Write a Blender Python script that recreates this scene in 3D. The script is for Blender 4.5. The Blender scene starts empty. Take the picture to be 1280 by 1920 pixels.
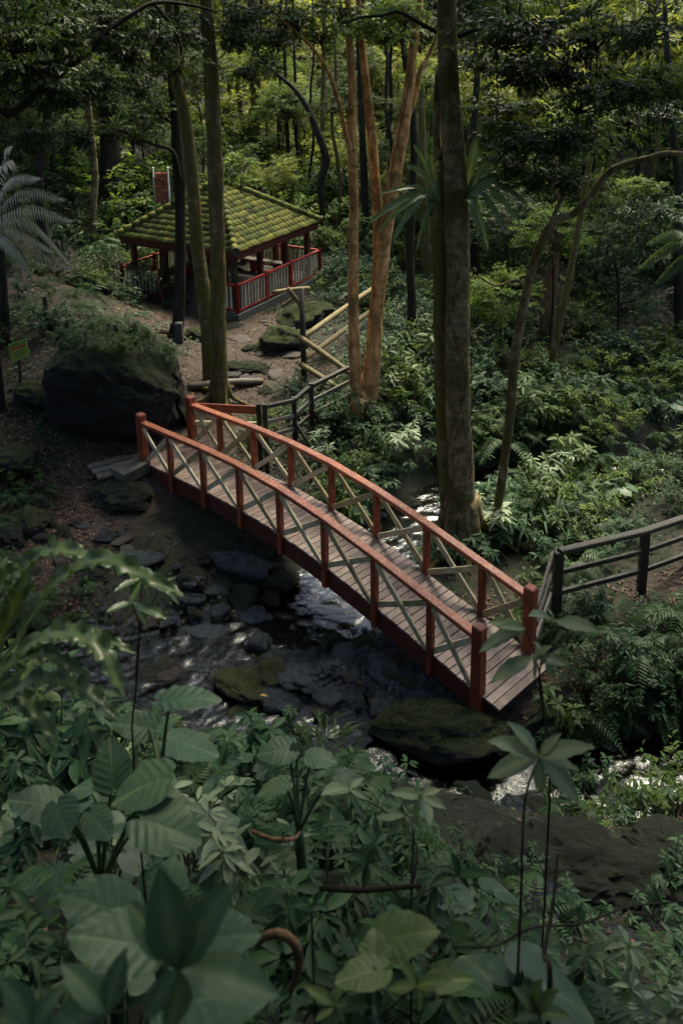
import bpy, math, random
import numpy as np
from mathutils import Vector, Matrix, noise as mnoise
R = math.radians
rng = np.random.default_rng(7)
random.seed(7)
sc = bpy.context.scene
COL = sc.collection

# ------------------------------------------------------------------ camera
F_PX, PITCH, ROLL, CY, CZ = 1670.0, 0.2524, -0.0161, 458.85, 11.2
cam_d = bpy.data.cameras.new('camera'); cam = bpy.data.objects.new('camera', cam_d); COL.objects.link(cam)
cam_d.sensor_fit = 'VERTICAL'; cam_d.sensor_height = 36.0
cam_d.lens = 36.0 * F_PX / 1920.0
cam_d.shift_y = -(960 - CY) / 1920.0
cam_d.clip_start = 0.05; cam_d.clip_end = 600
cam.matrix_world = Matrix.Translation((0, 0, CZ)) @ Matrix.Rotation(math.pi/2 - PITCH, 4, 'X') @ Matrix.Rotation(ROLL, 4, 'Z')
cam_d.dof.use_dof = True; cam_d.dof.focus_distance = 16.5; cam_d.dof.aperture_fstop = 2.4
sc.camera = cam
# ------------------------------------------------------------------ world, sun, exposure
SUN_EL, SUN_AZ = R(60), R(24)          # azimuth from +Y towards +X
w = bpy.data.worlds.new('World'); sc.world = w; w.use_nodes = True
nt = w.node_tree; bg = nt.nodes['Background']
sky = nt.nodes.new('ShaderNodeTexSky'); sky.sky_type = 'NISHITA'; sky.sun_disc = False
sky.sun_elevation = SUN_EL; sky.sun_rotation = SUN_AZ; sky.air_density = 1.0; sky.dust_density = 2.8; sky.ozone_density = 1.0
nt.links.new(sky.outputs[0], bg.inputs[0]); bg.inputs[1].default_value = 0.15
sun_d = bpy.data.lights.new('sun', 'SUN'); sun_d.energy = 3.5; sun_d.angle = R(30); sun_d.color = (1, .90, .66)
sun = bpy.data.objects.new('sun', sun_d); COL.objects.link(sun)
sdir = Vector((math.sin(SUN_AZ)*math.cos(SUN_EL), math.cos(SUN_AZ)*math.cos(SUN_EL), math.sin(SUN_EL)))
sun.rotation_euler = (-sdir).to_track_quat('-Z', 'Y').to_euler(); sun.location = sdir*60
vs = sc.view_settings; vs.view_transform = 'Standard'; vs.look = 'None'; vs.exposure = 1.3; vs.gamma = 1.0; vs.use_curve_mapping = False
sc.cycles.max_bounces = 4; sc.cycles.diffuse_bounces = 2; sc.cycles.glossy_bounces = 2; sc.cycles.transmission_bounces = 2
sc.cycles.transparent_max_bounces = 4; sc.cycles.use_adaptive_sampling = True; sc.cycles.adaptive_threshold = 0.03; sc.cycles.use_denoising = True

# ------------------------------------------------------------------ pixel of the photograph -> place in the world
def ray(px, py):
    X, Y = px-640.0, py-CY
    cr, sr = math.cos(ROLL), math.sin(ROLL)
    x, y = (X*cr+Y*sr)/F_PX, -(-X*sr+Y*cr)/F_PX
    c, s = math.cos(PITCH), math.sin(PITCH)
    return np.array([x, c+y*s, -s+y*c])
def P(px, py, z):
    r = ray(px, py); return np.array([0, 0, CZ]) + r*((z-CZ)/r[2])
def PY(px, py, y):
    r = ray(px, py); return np.array([0, 0, CZ]) + r*(y/r[1])
def PD(px, py, d): return np.array([0, 0, CZ]) + ray(px, py)*d

# ------------------------------------------------------------------ mesh helpers
class MB:
    def __init__(s): s.v=[]; s.f=[]; s.n=0; s.lv=[]; s.mi=[]
    def add(s, v, f, lv=.5, mi=0):
        v=np.asarray(v,float).reshape(-1,3); f=[tuple(int(i)+s.n for i in q) for q in f]
        s.v.append(v); s.f+=f; s.n+=len(v)
        s.lv.append(np.broadcast_to(np.asarray(lv,float),(len(v),)).copy()); s.mi+=[mi]*len(f)
        return s
    def mesh(s, name, mats, smooth=False):
        m=bpy.data.meshes.new(name); V=np.concatenate(s.v) if s.v else np.zeros((0,3))
        m.from_pydata(V.tolist(),[],s.f)
        a=m.attributes.new('lv','FLOAT','POINT'); a.data.foreach_set('value',np.concatenate(s.lv).astype(np.float32))
        for q in (mats if isinstance(mats,(list,tuple)) else [mats]): m.materials.append(q)
        m.polygons.foreach_set('material_index',s.mi)
        if smooth: m.polygons.foreach_set('use_smooth',[True]*len(s.f))
        m.update(); return m
    def build(s, name, mats, parent=None, smooth=False, loc=None):
        return link(name, s.mesh(name,mats,smooth), parent, loc)
def fast_mesh(name, V, T, lv, mats, mi=None, smooth=False):
    """triangle mesh from numpy arrays"""
    m=bpy.data.meshes.new(name); V=np.asarray(V,np.float32); T=np.asarray(T,np.int32)
    m.vertices.add(len(V)); m.vertices.foreach_set('co',V.ravel())
    m.loops.add(T.size); m.loops.foreach_set('vertex_index',T.ravel())
    m.polygons.add(len(T)); m.polygons.foreach_set('loop_start',np.arange(0,T.size,3,dtype=np.int32))
    for q in (mats if isinstance(mats,(list,tuple)) else [mats]): m.materials.append(q)
    if mi is not None: m.polygons.foreach_set('material_index',np.asarray(mi,np.int32))
    if smooth: m.polygons.foreach_set('use_smooth',np.ones(len(T),bool))
    a=m.attributes.new('lv','FLOAT','POINT'); a.data.foreach_set('value',np.asarray(lv,np.float32))
    m.update(calc_edges=True); m.validate(); return m
def link(name, mesh, parent=None, loc=None):
    o=bpy.data.objects.new(name,mesh); COL.objects.link(o)
    if parent is not None: o.parent=parent
    if loc is not None: o.location=loc
    return o
def empty(name, loc=(0,0,0), rz=0):
    o=bpy.data.objects.new(name,None); COL.objects.link(o); o.location=loc; o.rotation_euler=(0,0,rz); o.empty_display_size=.2
    return o
def tag(o, label, cat, group=None):
    o['label']=label; o['category']=cat
    if group: o['group']=group
    return o
def kind(o,k): o['kind']=k; return o
BOXF=[(0,3,2,1),(4,5,6,7),(0,1,5,4),(1,2,6,5),(2,3,7,6),(3,0,4,7)]
def box_v(cx,cy,cz,sx,sy,sz):
    x,y,z=sx/2,sy/2,sz/2
    return np.array([(-x,-y,-z),(x,-y,-z),(x,y,-z),(-x,y,-z),(-x,-y,z),(x,-y,z),(x,y,z),(-x,y,z)])+np.array([cx,cy,cz])
def bevel_box(sx,sy,sz,b):
    """box with chamfered vertical + top edges (24 verts style, simple)"""
    x,y,z=sx/2,sy/2,sz/2
    def ring(ins,zz,c):
        X,Y=x-ins,y-ins
        return [(-X+c,-Y,zz),(X-c,-Y,zz),(X,-Y+c,zz),(X,Y-c,zz),(X-c,Y,zz),(-X+c,Y,zz),(-X,Y-c,zz),(-X,-Y+c,zz)]
    v=ring(0,-z,b)+ring(0,z-b,b)+ring(b,z,b*.5)
    f=[]
    for k in range(2):
        for i in range(8):
            j=(i+1)%8; f.append((k*8+i,k*8+j,k*8+8+j,k*8+8+i))
    f.append(tuple(range(16,24))); f.append(tuple(range(7,-1,-1)))
    return np.array(v),f
def bar(mb, a, b, wdt, hgt, up=(0,0,1), lv=.5, mi=0, ch=.08):
    """a plank from a to b: width wdt across, height hgt along 'up'; chamfered edges"""
    a=np.asarray(a,float); b=np.asarray(b,float); d=b-a; L=np.linalg.norm(d); d/=L
    up=np.asarray(up,float); side=np.cross(d,up); side/=np.linalg.norm(side); u=np.cross(side,d)
    c=min(wdt,hgt)*ch; x,z=wdt/2,hgt/2
    prof=[(-x+c,-z),(x-c,-z),(x,-z+c),(x,z-c),(x-c,z),(-x+c,z),(-x,z-c),(-x,-z+c)]
    v=[a+side*p+u*q for p,q in prof]+[b+side*p+u*q for p,q in prof]
    f=[(i,(i+1)%8,8+(i+1)%8,8+i) for i in range(8)]+[tuple(range(7,-1,-1)),tuple(range(8,16))]
    mb.add(v,f,lv,mi); return mb
def tube(mb, pts, rad, seg=8, lv=.5, mi=0, bump=0., cap=True, rs=None, flat=None):
    pts=np.asarray(pts,float); n=len(pts); rad=np.broadcast_to(np.asarray(rad,float),(n,))
    rs=rs or rng; T=np.gradient(pts,axis=0); T/=np.linalg.norm(T,axis=1)[:,None]+1e-9
    ref=np.array([1,0,0.]) if abs(T[0][0])<.9 else np.array([0,1.,0])
    V=[]
    ang=np.linspace(0,2*np.pi,seg,endpoint=False)
    ph=rs.uniform(0,6.28,4)
    for i in range(n):
        s=np.cross(T[i],ref); s/=np.linalg.norm(s); u=np.cross(s,T[i])
        rr=rad[i]*(1+bump*(np.sin(2*ang+ph[0]+i*.17)*.5+np.sin(3*ang+ph[1]-i*.23)*.5+rs.normal(0,.25,seg)))
        V.append(pts[i]+np.outer(np.cos(ang)*rr,s)+np.outer(np.sin(ang)*rr,u))
    V=np.concatenate(V); f=[]
    for i in range(n-1):
        for j in range(seg):
            k=(j+1)%seg; f.append((i*seg+j,i*seg+k,(i+1)*seg+k,(i+1)*seg+j))
    if cap: f.append(tuple(range(seg-1,-1,-1))); f.append(tuple((n-1)*seg+j for j in range(seg)))
    mb.add(V,f,lv,mi); return mb
def smooth_path(pts, n):
    pts=np.asarray(pts,float); t=np.linspace(0,len(pts)-1,n); out=[]
    for q in t:
        i=min(int(q),len(pts)-2); u=q-i
        p0=pts[max(i-1,0)]; p1=pts[i]; p2=pts[i+1]; p3=pts[min(i+2,len(pts)-1)]
        out.append(.5*((2*p1)+(-p0+p2)*u+(2*p0-5*p1+4*p2-p3)*u*u+(-p0+3*p1-3*p2+p3)*u**3))
    return np.array(out)
def nrm(a): return a/(np.linalg.norm(a,axis=-1,keepdims=True)+1e-9)

# vectorised small leaves: 5 verts / 4 tris each
def leaves(base, dirs, norms, L, W, fold=.25, droop=.15):
    n=len(base); d=nrm(dirs); s=nrm(np.cross(d,norms)); u=np.cross(s,d)
    L=np.broadcast_to(L,(n,))[:,None]; W=np.broadcast_to(W,(n,))[:,None]
    b=base; m=base+d*L*.48; l=m-s*W*.5+u*W*fold*.5; r=m+s*W*.5+u*W*fold*.5; t=base+d*L-u*L*droop
    V=np.stack([b,l,m,r,t],1).reshape(-1,3)
    T=np.array([(0,2,1),(0,3,2),(1,2,4),(2,3,4)])
    F=(np.arange(n)[:,None,None]*5+T[None]).reshape(-1,3)
    return V,F
class LM:   # collects triangle arrays
    def __init__(s): s.V=[];s.F=[];s.lv=[];s.mi=[];s.n=0
    def add(s,V,F,lv,mi=0):
        V=np.asarray(V,float); F=np.asarray(F,int)
        s.V.append(V); s.F.append(F+s.n); s.n+=len(V); s.lv.append(np.broadcast_to(np.asarray(lv,float),(len(V),))); s.mi.append(np.full(len(F),mi))
    def leaves(s,base,dirs,norms,L,W,lv,mi=0,**k):
        V,F=leaves(base,dirs,norms,L,W,**k); s.add(V,F,np.repeat(np.broadcast_to(lv,(len(base),)),5),mi)
    def twig(s,a,b,r0,r1,mi=1):
        """many thin 3-sided twigs, a,b: (n,3)"""
        a=np.atleast_2d(a); b=np.atleast_2d(b); n=len(a); d=nrm(b-a)
        ref=np.where(np.abs(d[:,2:3])<.9,np.array([[0,0,1.]]),np.array([[1.,0,0]])); x=nrm(np.cross(d,ref)); y=np.cross(d,x)
        r0=np.broadcast_to(r0,(n,))[:,None]; r1=np.broadcast_to(r1,(n,))[:,None]
        V=[]
        for c,r in ((a,r0),(b,r1)):
            for k in range(3):
                q=2*np.pi*k/3; V.append(c+(x*np.cos(q)+y*np.sin(q))*r)
        V=np.stack(V,1).reshape(-1,3); T=[]
        for k in range(3):
            j=(k+1)%3; T+=[(k,j,3+j),(k,3+j,3+k)]
        F=(np.arange(n)[:,None,None]*6+np.array(T)[None]).reshape(-1,3); s.add(V,F,.5,mi)
    def mesh(s,name,mats,smooth=False): return fast_mesh(name,np.concatenate(s.V),np.concatenate(s.F),np.concatenate(s.lv),mats,np.concatenate(s.mi),smooth)

# ------------------------------------------------------------------ materials
def new_mat(name):
    m=bpy.data.materials.new(name); m.use_nodes=True; n=m.node_tree.nodes; n.clear(); return m,n,m.node_tree.links
def node(n,t,**k):
    x=n.new(t)
    for a,b in k.items():
        if a in x.inputs.keys() if isinstance(a,str) else False: x.inputs[a].default_value=b
        else: setattr(x,a,b)
    return x
def ramp(n,l,fac,stops):
    r=n.new('ShaderNodeValToRGB'); e=r.color_ramp.elements
    while len(e)<len(stops): e.new(.5)
    for q,(p,c) in zip(e,stops): q.position=p; q.color=(*c,1) if len(c)==3 else c
    l.new(fac,r.inputs[0]); return r.outputs[0]
def noise(n,l,scale,detail=4,rough=.6,vec=None,stretch=None,coord='Object'):
    tc=n.new('ShaderNodeTexCoord'); v=tc.outputs[coord] if vec is None else vec
    if stretch:
        mp=n.new('ShaderNodeMapping'); mp.inputs['Scale'].default_value=stretch; l.new(v,mp.inputs[0]); v=mp.outputs[0]
    t=n.new('ShaderNodeTexNoise'); t.inputs['Scale'].default_value=scale; t.inputs['Detail'].default_value=detail; t.inputs['Roughness'].default_value=rough
    l.new(v,t.inputs['Vector']); return t.outputs['Fac']
def mixc(n,l,f,a,b,mode='MIX'):
    m=n.new('ShaderNodeMix'); m.data_type='RGBA'; m.blend_type=mode
    for i,v in ((0,f),(6,a),(7,b)):
        if hasattr(v,'is_linked') or hasattr(v,'links'): l.new(v,m.inputs[i])
        else: m.inputs[i].default_value = v if i==0 else (*v,1)
    return m.outputs[2]
def math_(n,l,op,a,b=0.,c=None):
    m=n.new('ShaderNodeMath'); m.operation=op; m.use_clamp=False
    for i,v in enumerate((a,b) if c is None else (a,b,c)):
        if hasattr(v,'links'): l.new(v,m.inputs[i])
        else: m.inputs[i].default_value=v
    return m.outputs[0]
def finish(n,l,col,rough,bump=None,bs=.3,bd=.02,spec=.5):
    b=n.new('ShaderNodeBsdfPrincipled'); o=n.new('ShaderNodeOutputMaterial')
    if hasattr(col,'links'): l.new(col,b.inputs['Base Color'])
    else: b.inputs['Base Color'].default_value=(*col,1)
    if hasattr(rough,'links'): l.new(rough,b.inputs['Roughness'])
    else: b.inputs['Roughness'].default_value=rough
    b.inputs['Specular IOR Level'].default_value=spec
    if bump is not None:
        bp=n.new('ShaderNodeBump'); bp.inputs['Strength'].default_value=bs; bp.inputs['Distance'].default_value=bd
        l.new(bump,bp.inputs['Height']); l.new(bp.outputs[0],b.inputs['Normal'])
    l.new(b.outputs[0],o.inputs[0]); return b,o
def objrand(n):
    return n.new('ShaderNodeObjectInfo').outputs['Random']
def mat_leaf(name,dark,mid,light,rough=.46,trans=.35,tcol=None,spec=.22,vein=None):
    m,n,l=new_mat(name)
    at=n.new('ShaderNodeAttribute'); at.attribute_name='lv'
    f=math_(n,l,'ADD',at.outputs['Fac'],math_(n,l,'MULTIPLY_ADD',objrand(n),.3,-.15))
    if vein: f=math_(n,l,'ADD',f,math_(n,l,'MULTIPLY_ADD',noise(n,l,9,3),.4,-.2))
    col=ramp(n,l,f,[(0,dark),(.5,mid),(.93,light)]+([(1.0,vein)] if vein else []))
    if vein:
        sp=ramp(n,l,noise(n,l,31,6,.7),[(.66,(0,0,0)),(.72,(1,1,1))]); col=mixc(n,l,math_(n,l,'MULTIPLY',sp,.75),col,(.13,.10,.035))
        ye=ramp(n,l,noise(n,l,3.1,3,.6),[(.58,(0,0,0)),(.8,(1,1,1))]); col=mixc(n,l,math_(n,l,'MULTIPLY',ye,.45),col,(.15,.17,.04))
    b,o=finish(n,l,col,rough,spec=spec)
    tr=n.new('ShaderNodeBsdfTranslucent')
    tc=tcol or (1.6,1.35,.6)
    l.new(mixc(n,l,1.,col,tc,'MULTIPLY'),tr.inputs[0])
    mx=n.new('ShaderNodeMixShader'); mx.inputs[0].default_value=trans
    l.new(b.outputs[0],mx.inputs[1]); l.new(tr.outputs[0],mx.inputs[2]); l.new(mx.outputs[0],o.inputs[0])
    return m
def mat_bark(name,c1,c2,c3,moss=None,mossamt=.5,scale=6,stretch=(1,1,.25),bs=.7):
    m,n,l=new_mat(name)
    a=noise(n,l,scale*1.8,8,.72,stretch=stretch); b=noise(n,l,scale*.4,6,.68); ring=noise(n,l,scale*.9,5,.7,stretch=(.5,.5,2.2))
    a=math_(n,l,'ADD',math_(n,l,'MULTIPLY',a,.72),math_(n,l,'MULTIPLY',ring,.28))
    col=ramp(n,l,a,[(.36,c1),(.5,c2),(.64,c3)])
    li=ramp(n,l,noise(n,l,scale*1.1,7,.75),[(.6,(0,0,0)),(.68,(1,1,1))]); col=mixc(n,l,math_(n,l,'MULTIPLY',li,.5),col,tuple(min(1,x*1.35) for x in c3))
    if moss:
        g=ramp(n,l,b,[(.60-mossamt*.3,(0,0,0)),(.68-mossamt*.3,(1,1,1))])
        mc=ramp(n,l,noise(n,l,scale*7,5,.8),[(.35,tuple(x*.4 for x in moss)),(.65,tuple(x*1.35 for x in moss))])
        col=mixc(n,l,math_(n,l,'MULTIPLY',g,.8),col,mc)
    finish(n,l,col,.85,math_(n,l,'ADD',noise(n,l,scale*3,9,.75,stretch=stretch),math_(n,l,'MULTIPLY',ring,.6)),bs,.06,.2); return m
def mat_wood(name,c1,c2,moss=None,mossamt=.0,rough=.6,scale=7,bs=.35,spec=.4,wet=False):
    m,n,l=new_mat(name)
    at=n.new('ShaderNodeAttribute'); at.attribute_name='lv'
    a=noise(n,l,scale,6,.7,stretch=(1,1,1))
    a=math_(n,l,'ADD',a,math_(n,l,'MULTIPLY_ADD',objrand(n),.34,-.17))
    a=math_(n,l,'ADD',a,math_(n,l,'MULTIPLY_ADD',at.outputs['Fac'],.4,-.2))
    col=ramp(n,l,a,[(.28,c1),(.72,c2)])
    if moss:
        g=ramp(n,l,noise(n,l,2.3,5,.65,coord='Object'),[(.66-mossamt*.36,(0,0,0)),(.82-mossamt*.36,(1,1,1))]); col=mixc(n,l,g,col,moss)
    r=math_(n,l,'MULTIPLY_ADD',noise(n,l,14,3),.35,rough-.17)
    finish(n,l,col,r,noise(n,l,38,5,.7,stretch=(1,1,1)),bs,.006,spec); return m
def mat_paint(name,c1,c2,worn,grime,rough=.5,amt=.5):
    m,n,l=new_mat(name); at=n.new('ShaderNodeAttribute'); at.attribute_name='lv'
    a=math_(n,l,'ADD',noise(n,l,5,6,.7),math_(n,l,'MULTIPLY_ADD',at.outputs['Fac'],.4,-.2)); a=math_(n,l,'ADD',a,math_(n,l,'MULTIPLY_ADD',objrand(n),.3,-.15))
    col=ramp(n,l,a,[(.28,c1),(.72,c2)])
    g=ramp(n,l,noise(n,l,3.3,8,.72),[(.50-.1*amt,(0,0,0)),(.72-.1*amt,(1,1,1))]); col=mixc(n,l,math_(n,l,'MULTIPLY',g,.65),col,grime)
    gg=n.new('ShaderNodeNewGeometry'); sx=n.new('ShaderNodeSeparateXYZ'); l.new(gg.outputs['Normal'],sx.inputs[0])
    top=math_(n,l,'MULTIPLY',math_(n,l,'MAXIMUM',sx.outputs[2],0.),.10)
    w_=ramp(n,l,math_(n,l,'ADD',noise(n,l,21,9,.75,stretch=(1,1,.5)),top),[(.63-.04*amt,(0,0,0)),(.68-.04*amt,(1,1,1))]); col=mixc(n,l,math_(n,l,'MULTIPLY',w_,.7),col,worn)
    finish(n,l,col,math_(n,l,'MULTIPLY_ADD',noise(n,l,12,4),.4,rough-.15),math_(n,l,'SUBTRACT',noise(n,l,40,5,.7),w_),.4,.006,.4); return m
def mat_rock(name,c1,c2,moss,amt,rough=.55,mossb=None):
    m,n,l=new_mat(name)
    a=noise(n,l,3.2,7,.65); col=ramp(n,l,math_(n,l,'ADD',a,math_(n,l,'MULTIPLY_ADD',objrand(n),.3,-.15)),[(.3,c1),(.7,c2)])
    g=n.new('ShaderNodeNewGeometry'); sx=n.new('ShaderNodeSeparateXYZ'); l.new(g.outputs['Normal'],sx.inputs[0])
    f=math_(n,l,'ADD',math_(n,l,'MULTIPLY',sx.outputs[2],.62),math_(n,l,'MULTIPLY_ADD',noise(n,l,4.5,5,.7),.9,-.45))
    f=math_(n,l,'ADD',f,amt-.5)
    fm=ramp(n,l,f,[(.42,(0,0,0)),(.58,(1,1,1))])
    mc=ramp(n,l,noise(n,l,26,5,.75),[(.3,tuple(x*.45 for x in moss)),(.62,moss),(.8,mossb or tuple(x*1.5 for x in moss))])
    col=mixc(n,l,fm,col,mc)
    ro=math_(n,l,'MULTIPLY_ADD',fm,.4,rough)
    finish(n,l,col,ro,math_(n,l,'ADD',noise(n,l,9,8,.72),math_(n,l,'MULTIPLY',noise(n,l,60,6,.8),.45)),1.,.11,.5); return m

M={}
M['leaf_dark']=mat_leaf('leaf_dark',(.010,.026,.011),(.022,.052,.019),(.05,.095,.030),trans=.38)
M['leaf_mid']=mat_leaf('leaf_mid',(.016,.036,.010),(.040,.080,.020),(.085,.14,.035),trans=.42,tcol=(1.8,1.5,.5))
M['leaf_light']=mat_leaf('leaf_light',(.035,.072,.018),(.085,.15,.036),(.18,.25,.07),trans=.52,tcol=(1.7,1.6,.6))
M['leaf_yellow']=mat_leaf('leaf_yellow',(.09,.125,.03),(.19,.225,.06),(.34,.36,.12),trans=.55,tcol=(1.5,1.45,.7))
M['leaf_shrub']=mat_leaf('leaf_shrub',(.008,.024,.012),(.018,.052,.021),(.045,.098,.036),rough=.5,trans=.25,spec=.2)
M['leaf_pale']=mat_leaf('leaf_pale',(.08,.125,.07),(.16,.225,.13),(.24,.30,.17),rough=.5,trans=.22,spec=.3,vein=(.22,.27,.14))
M['leaf_ear']=mat_leaf('leaf_ear',(.030,.070,.040),(.062,.122,.070),(.108,.178,.098),rough=.45,trans=.22,spec=.25,vein=(.2,.27,.11))
M['leaf_ear_light']=mat_leaf('leaf_ear_light',(.055,.10,.038),(.10,.16,.058),(.15,.215,.078),rough=.42,trans=.3,vein=(.3,.42,.16))
M['leaf_nest']=mat_leaf('leaf_nest',(.035,.075,.03),(.08,.14,.055),(.15,.22,.085),rough=.32,trans=.25,spec=.5,vein=(.13,.2,.08))
M['leaf_palm']=mat_leaf('leaf_palm',(.06,.09,.06),(.17,.20,.145),(.36,.37,.28),rough=.35,trans=.2)
M['fern']=mat_leaf('fern',(.012,.036,.012),(.027,.07,.022),(.06,.115,.03),trans=.35)
M['leaf_ear_shaded']=mat_leaf('leaf_ear_shaded',(.025,.055,.03),(.05,.095,.055),(.09,.14,.08),trans=.2,spec=.3,vein=(.15,.2,.09))  # darker copy of leaf_ear: shade of the low clumps put into the colour
M['twig']=mat_bark('twig',(.018,.014,.010),(.035,.028,.02),(.06,.05,.034),bs=.3)
M['stem_green']=mat_wood('stem_green',(.02,.045,.015),(.05,.09,.03),bs=.1)
M['bark_moss']=mat_bark('bark_moss',(.04,.031,.016),(.135,.108,.052),(.27,.22,.11),(.10,.10,.020),.55,5)
M['bark_pale']=mat_bark('bark_pale',(.04,.032,.016),(.17,.135,.068),(.34,.28,.15),(.085,.082,.018),.42,4.2,stretch=(1,1,.6))
M['bark_dark']=mat_bark('bark_dark',(.012,.010,.008),(.028,.024,.017),(.05,.043,.03),(.022,.028,.011),.4,5)
M['bark_orange']=mat_bark('bark_orange',(.13,.06,.02),(.50,.26,.09),(.72,.48,.24),(.20,.13,.05),.35,4,stretch=(1,1,.3),bs=.4)
M['red']=mat_paint('red_paint',(.16,.03,.013),(.34,.08,.033),(.20,.115,.08),(.045,.03,.015),.5,.5)
M['red_rail']=mat_paint('red_rail_paint',(.27,.062,.028),(.48,.135,.06),(.46,.25,.15),(.15,.055,.025),.34,.8)
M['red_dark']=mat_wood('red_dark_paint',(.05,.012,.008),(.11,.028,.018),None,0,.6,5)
M['red_gaz']=mat_paint('red_gazebo_paint',(.20,.014,.012),(.36,.03,.024),(.28,.14,.1),(.08,.02,.015),.5,.3)
M['brace']=mat_wood('brace_wood',(.26,.22,.11),(.56,.50,.33),(.15,.17,.05),.32,.65,5)
M['deck']=mat_wood('deck_wood',(.125,.088,.068),(.28,.205,.165),(.12,.10,.06),.1,.55,6)
M['wood_dark']=mat_wood('wood_dark',(.012,.012,.009),(.04,.036,.026),(.04,.055,.018),.35,.6,6)
M['wood_grey']=mat_wood('wood_grey',(.065,.055,.042),(.17,.15,.115),(.06,.07,.03),.25,.7,6)
M['wood_log']=mat_wood('wood_log',(.09,.07,.03),(.21,.17,.085),(.10,.115,.03),.35,.75,5)
M['baluster']=mat_wood('baluster_wood',(.42,.38,.28),(.68,.63,.5),(.12,.13,.06),.25,.7,6)
M['concrete']=mat_wood('concrete',(.04,.039,.035),(.09,.088,.08),(.05,.06,.03),.15,.8,3)
m,n,l=new_mat('roof_tile_moss'); gpos=n.new('ShaderNodeNewGeometry').outputs['Position']
a=math_(n,l,'ADD',noise(n,l,2.6,6,.7,vec=gpos),math_(n,l,'MULTIPLY_ADD',objrand(n),.36,-.18))
col=ramp(n,l,a,[(.26,(.022,.026,.010)),(.42,(.06,.075,.016)),(.58,(.105,.115,.024)),(.74,(.165,.155,.028))])
gr_=ramp(n,l,noise(n,l,1.3,6,.7,vec=gpos),[(.56,(0,0,0)),(.66,(1,1,1))]); col=mixc(n,l,math_(n,l,'MULTIPLY',gr_,.6),col,(.09,.075,.05))
finish(n,l,col,.85,noise(n,l,34,6,.75,vec=gpos),.5,.02,.2); M['tile']=m
M['rock_moss']=mat_rock('rock_moss',(.012,.013,.012),(.05,.05,.044),(.040,.056,.009),.68,.6)
M['rock_dark']=mat_rock('rock_dark_moss',(.006,.007,.006),(.024,.024,.021),(.017,.027,.006),.62,.7)
M['rock_great']=mat_rock('rock_great',(.006,.007,.006),(.026,.026,.022),(.036,.052,.010),.74,.8)
M['rock_wet']=mat_rock('rock_wet',(.026,.034,.040),(.115,.135,.145),(.03,.045,.012),.08,.26)
M['rock_dry']=mat_rock('rock_dry',(.05,.043,.036),(.15,.13,.11),(.05,.065,.018),.26,.6)
M['rock_brown']=mat_rock('rock_brown',(.03,.022,.016),(.10,.075,.055),(.05,.06,.02),.05,.4)
M['dead_root']=mat_bark('dead_root',(.06,.035,.02),(.17,.10,.055),(.28,.19,.11),bs=.6,scale=14)
M['litter']=mat_leaf('litter_leaf',(.03,.018,.011),(.10,.06,.036),(.26,.17,.10),rough=.6,trans=.15,tcol=(1.3,1.,.6))
M['yellow_leaf']=mat_leaf('yellow_leaf',(.35,.2,.02),(.5,.3,.03),(.6,.4,.06),rough=.5)
M['brick']=mat_wood('brick_red',(.16,.05,.028),(.42,.13,.07),None,0,.85,6)
M['paint_white']=mat_wood('paint_white',(.4,.4,.38),(.62,.62,.6),None,0,.6,5)
M['sign_green']=mat_wood('sign_green',(.16,.30,.06),(.28,.44,.08),None,0,.5,5,.05)
M['sign_yellow']=mat_wood('sign_yellow',(.34,.38,.05),(.44,.46,.08),None,0,.5,5,.05)
M['sign_red']=mat_wood('sign_red',(.45,.05,.03),(.55,.09,.05),None,0,.5,5,.05)
M['sign_dark']=mat_wood('sign_dark',(.03,.05,.06),(.08,.10,.12),None,0,.5,5,.05)

# ground
m,n,l=new_mat('forest_floor')
a=noise(n,l,2.2,7,.68); b_=noise(n,l,14,6,.75); c_=noise(n,l,.55,5,.6)
dirt=ramp(n,l,b_,[(.25,(.014,.010,.007)),(.5,(.046,.033,.023)),(.75,(.105,.08,.06))])
mossc=ramp(n,l,noise(n,l,22,5,.75),[(.3,(.005,.009,.003)),(.7,(.018,.026,.007))])
gm=n.new('ShaderNodeAttribute'); gm.attribute_name='lv'      # where paths are trodden bare
f=math_(n,l,'SUBTRACT',math_(n,l,'ADD',a,c_),math_(n,l,'MULTIPLY',gm.outputs['Fac'],.75))
col=mixc(n,l,ramp(n,l,f,[(.72,(0,0,0)),(.95,(1,1,1))]),dirt,mossc)
finish(n,l,col,.75,math_(n,l,'ADD',b_,math_(n,l,'MULTIPLY',noise(n,l,60,4,.8),.5)),.9,.05,.4); M['ground']=m
# water: clear, so the bed shows, with a rippled reflecting skin
m,n,l=new_mat('stream_water')
tc=n.new('ShaderNodeTexCoord')
h1=noise(n,l,6.5,4,.62,stretch=(1.,1.9,1)); h2=noise(n,l,19,2,.5,stretch=(1.,1.6,1))
bp=n.new('ShaderNodeBump'); bp.inputs['Strength'].default_value=.25; bp.inputs['Distance'].default_value=.05
l.new(math_(n,l,'ADD',h1,math_(n,l,'MULTIPLY',h2,.32)),bp.inputs['Height'])
gl=n.new('ShaderNodeBsdfGlossy'); gl.inputs['Roughness'].default_value=.13; gl.inputs['Color'].default_value=(.8,.86,.88,1); l.new(bp.outputs[0],gl.inputs['Normal'])
tr=n.new('ShaderNodeBsdfTransparent'); tr.inputs[0].default_value=(.42,.42,.34,1)
fr=n.new('ShaderNodeFresnel'); fr.inputs[0].default_value=1.36; l.new(bp.outputs[0],fr.inputs['Normal'])
fo=math_(n,l,'MULTIPLY_ADD',fr.outputs[0],1.45,.035)
mx=n.new('ShaderNodeMixShader'); o=n.new('ShaderNodeOutputMaterial'); l.new(fo,mx.inputs[0]); l.new(tr.outputs[0],mx.inputs[1]); l.new(gl.outputs[0],mx.inputs[2]); l.new(mx.outputs[0],o.inputs[0]); M['water']=m
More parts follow.
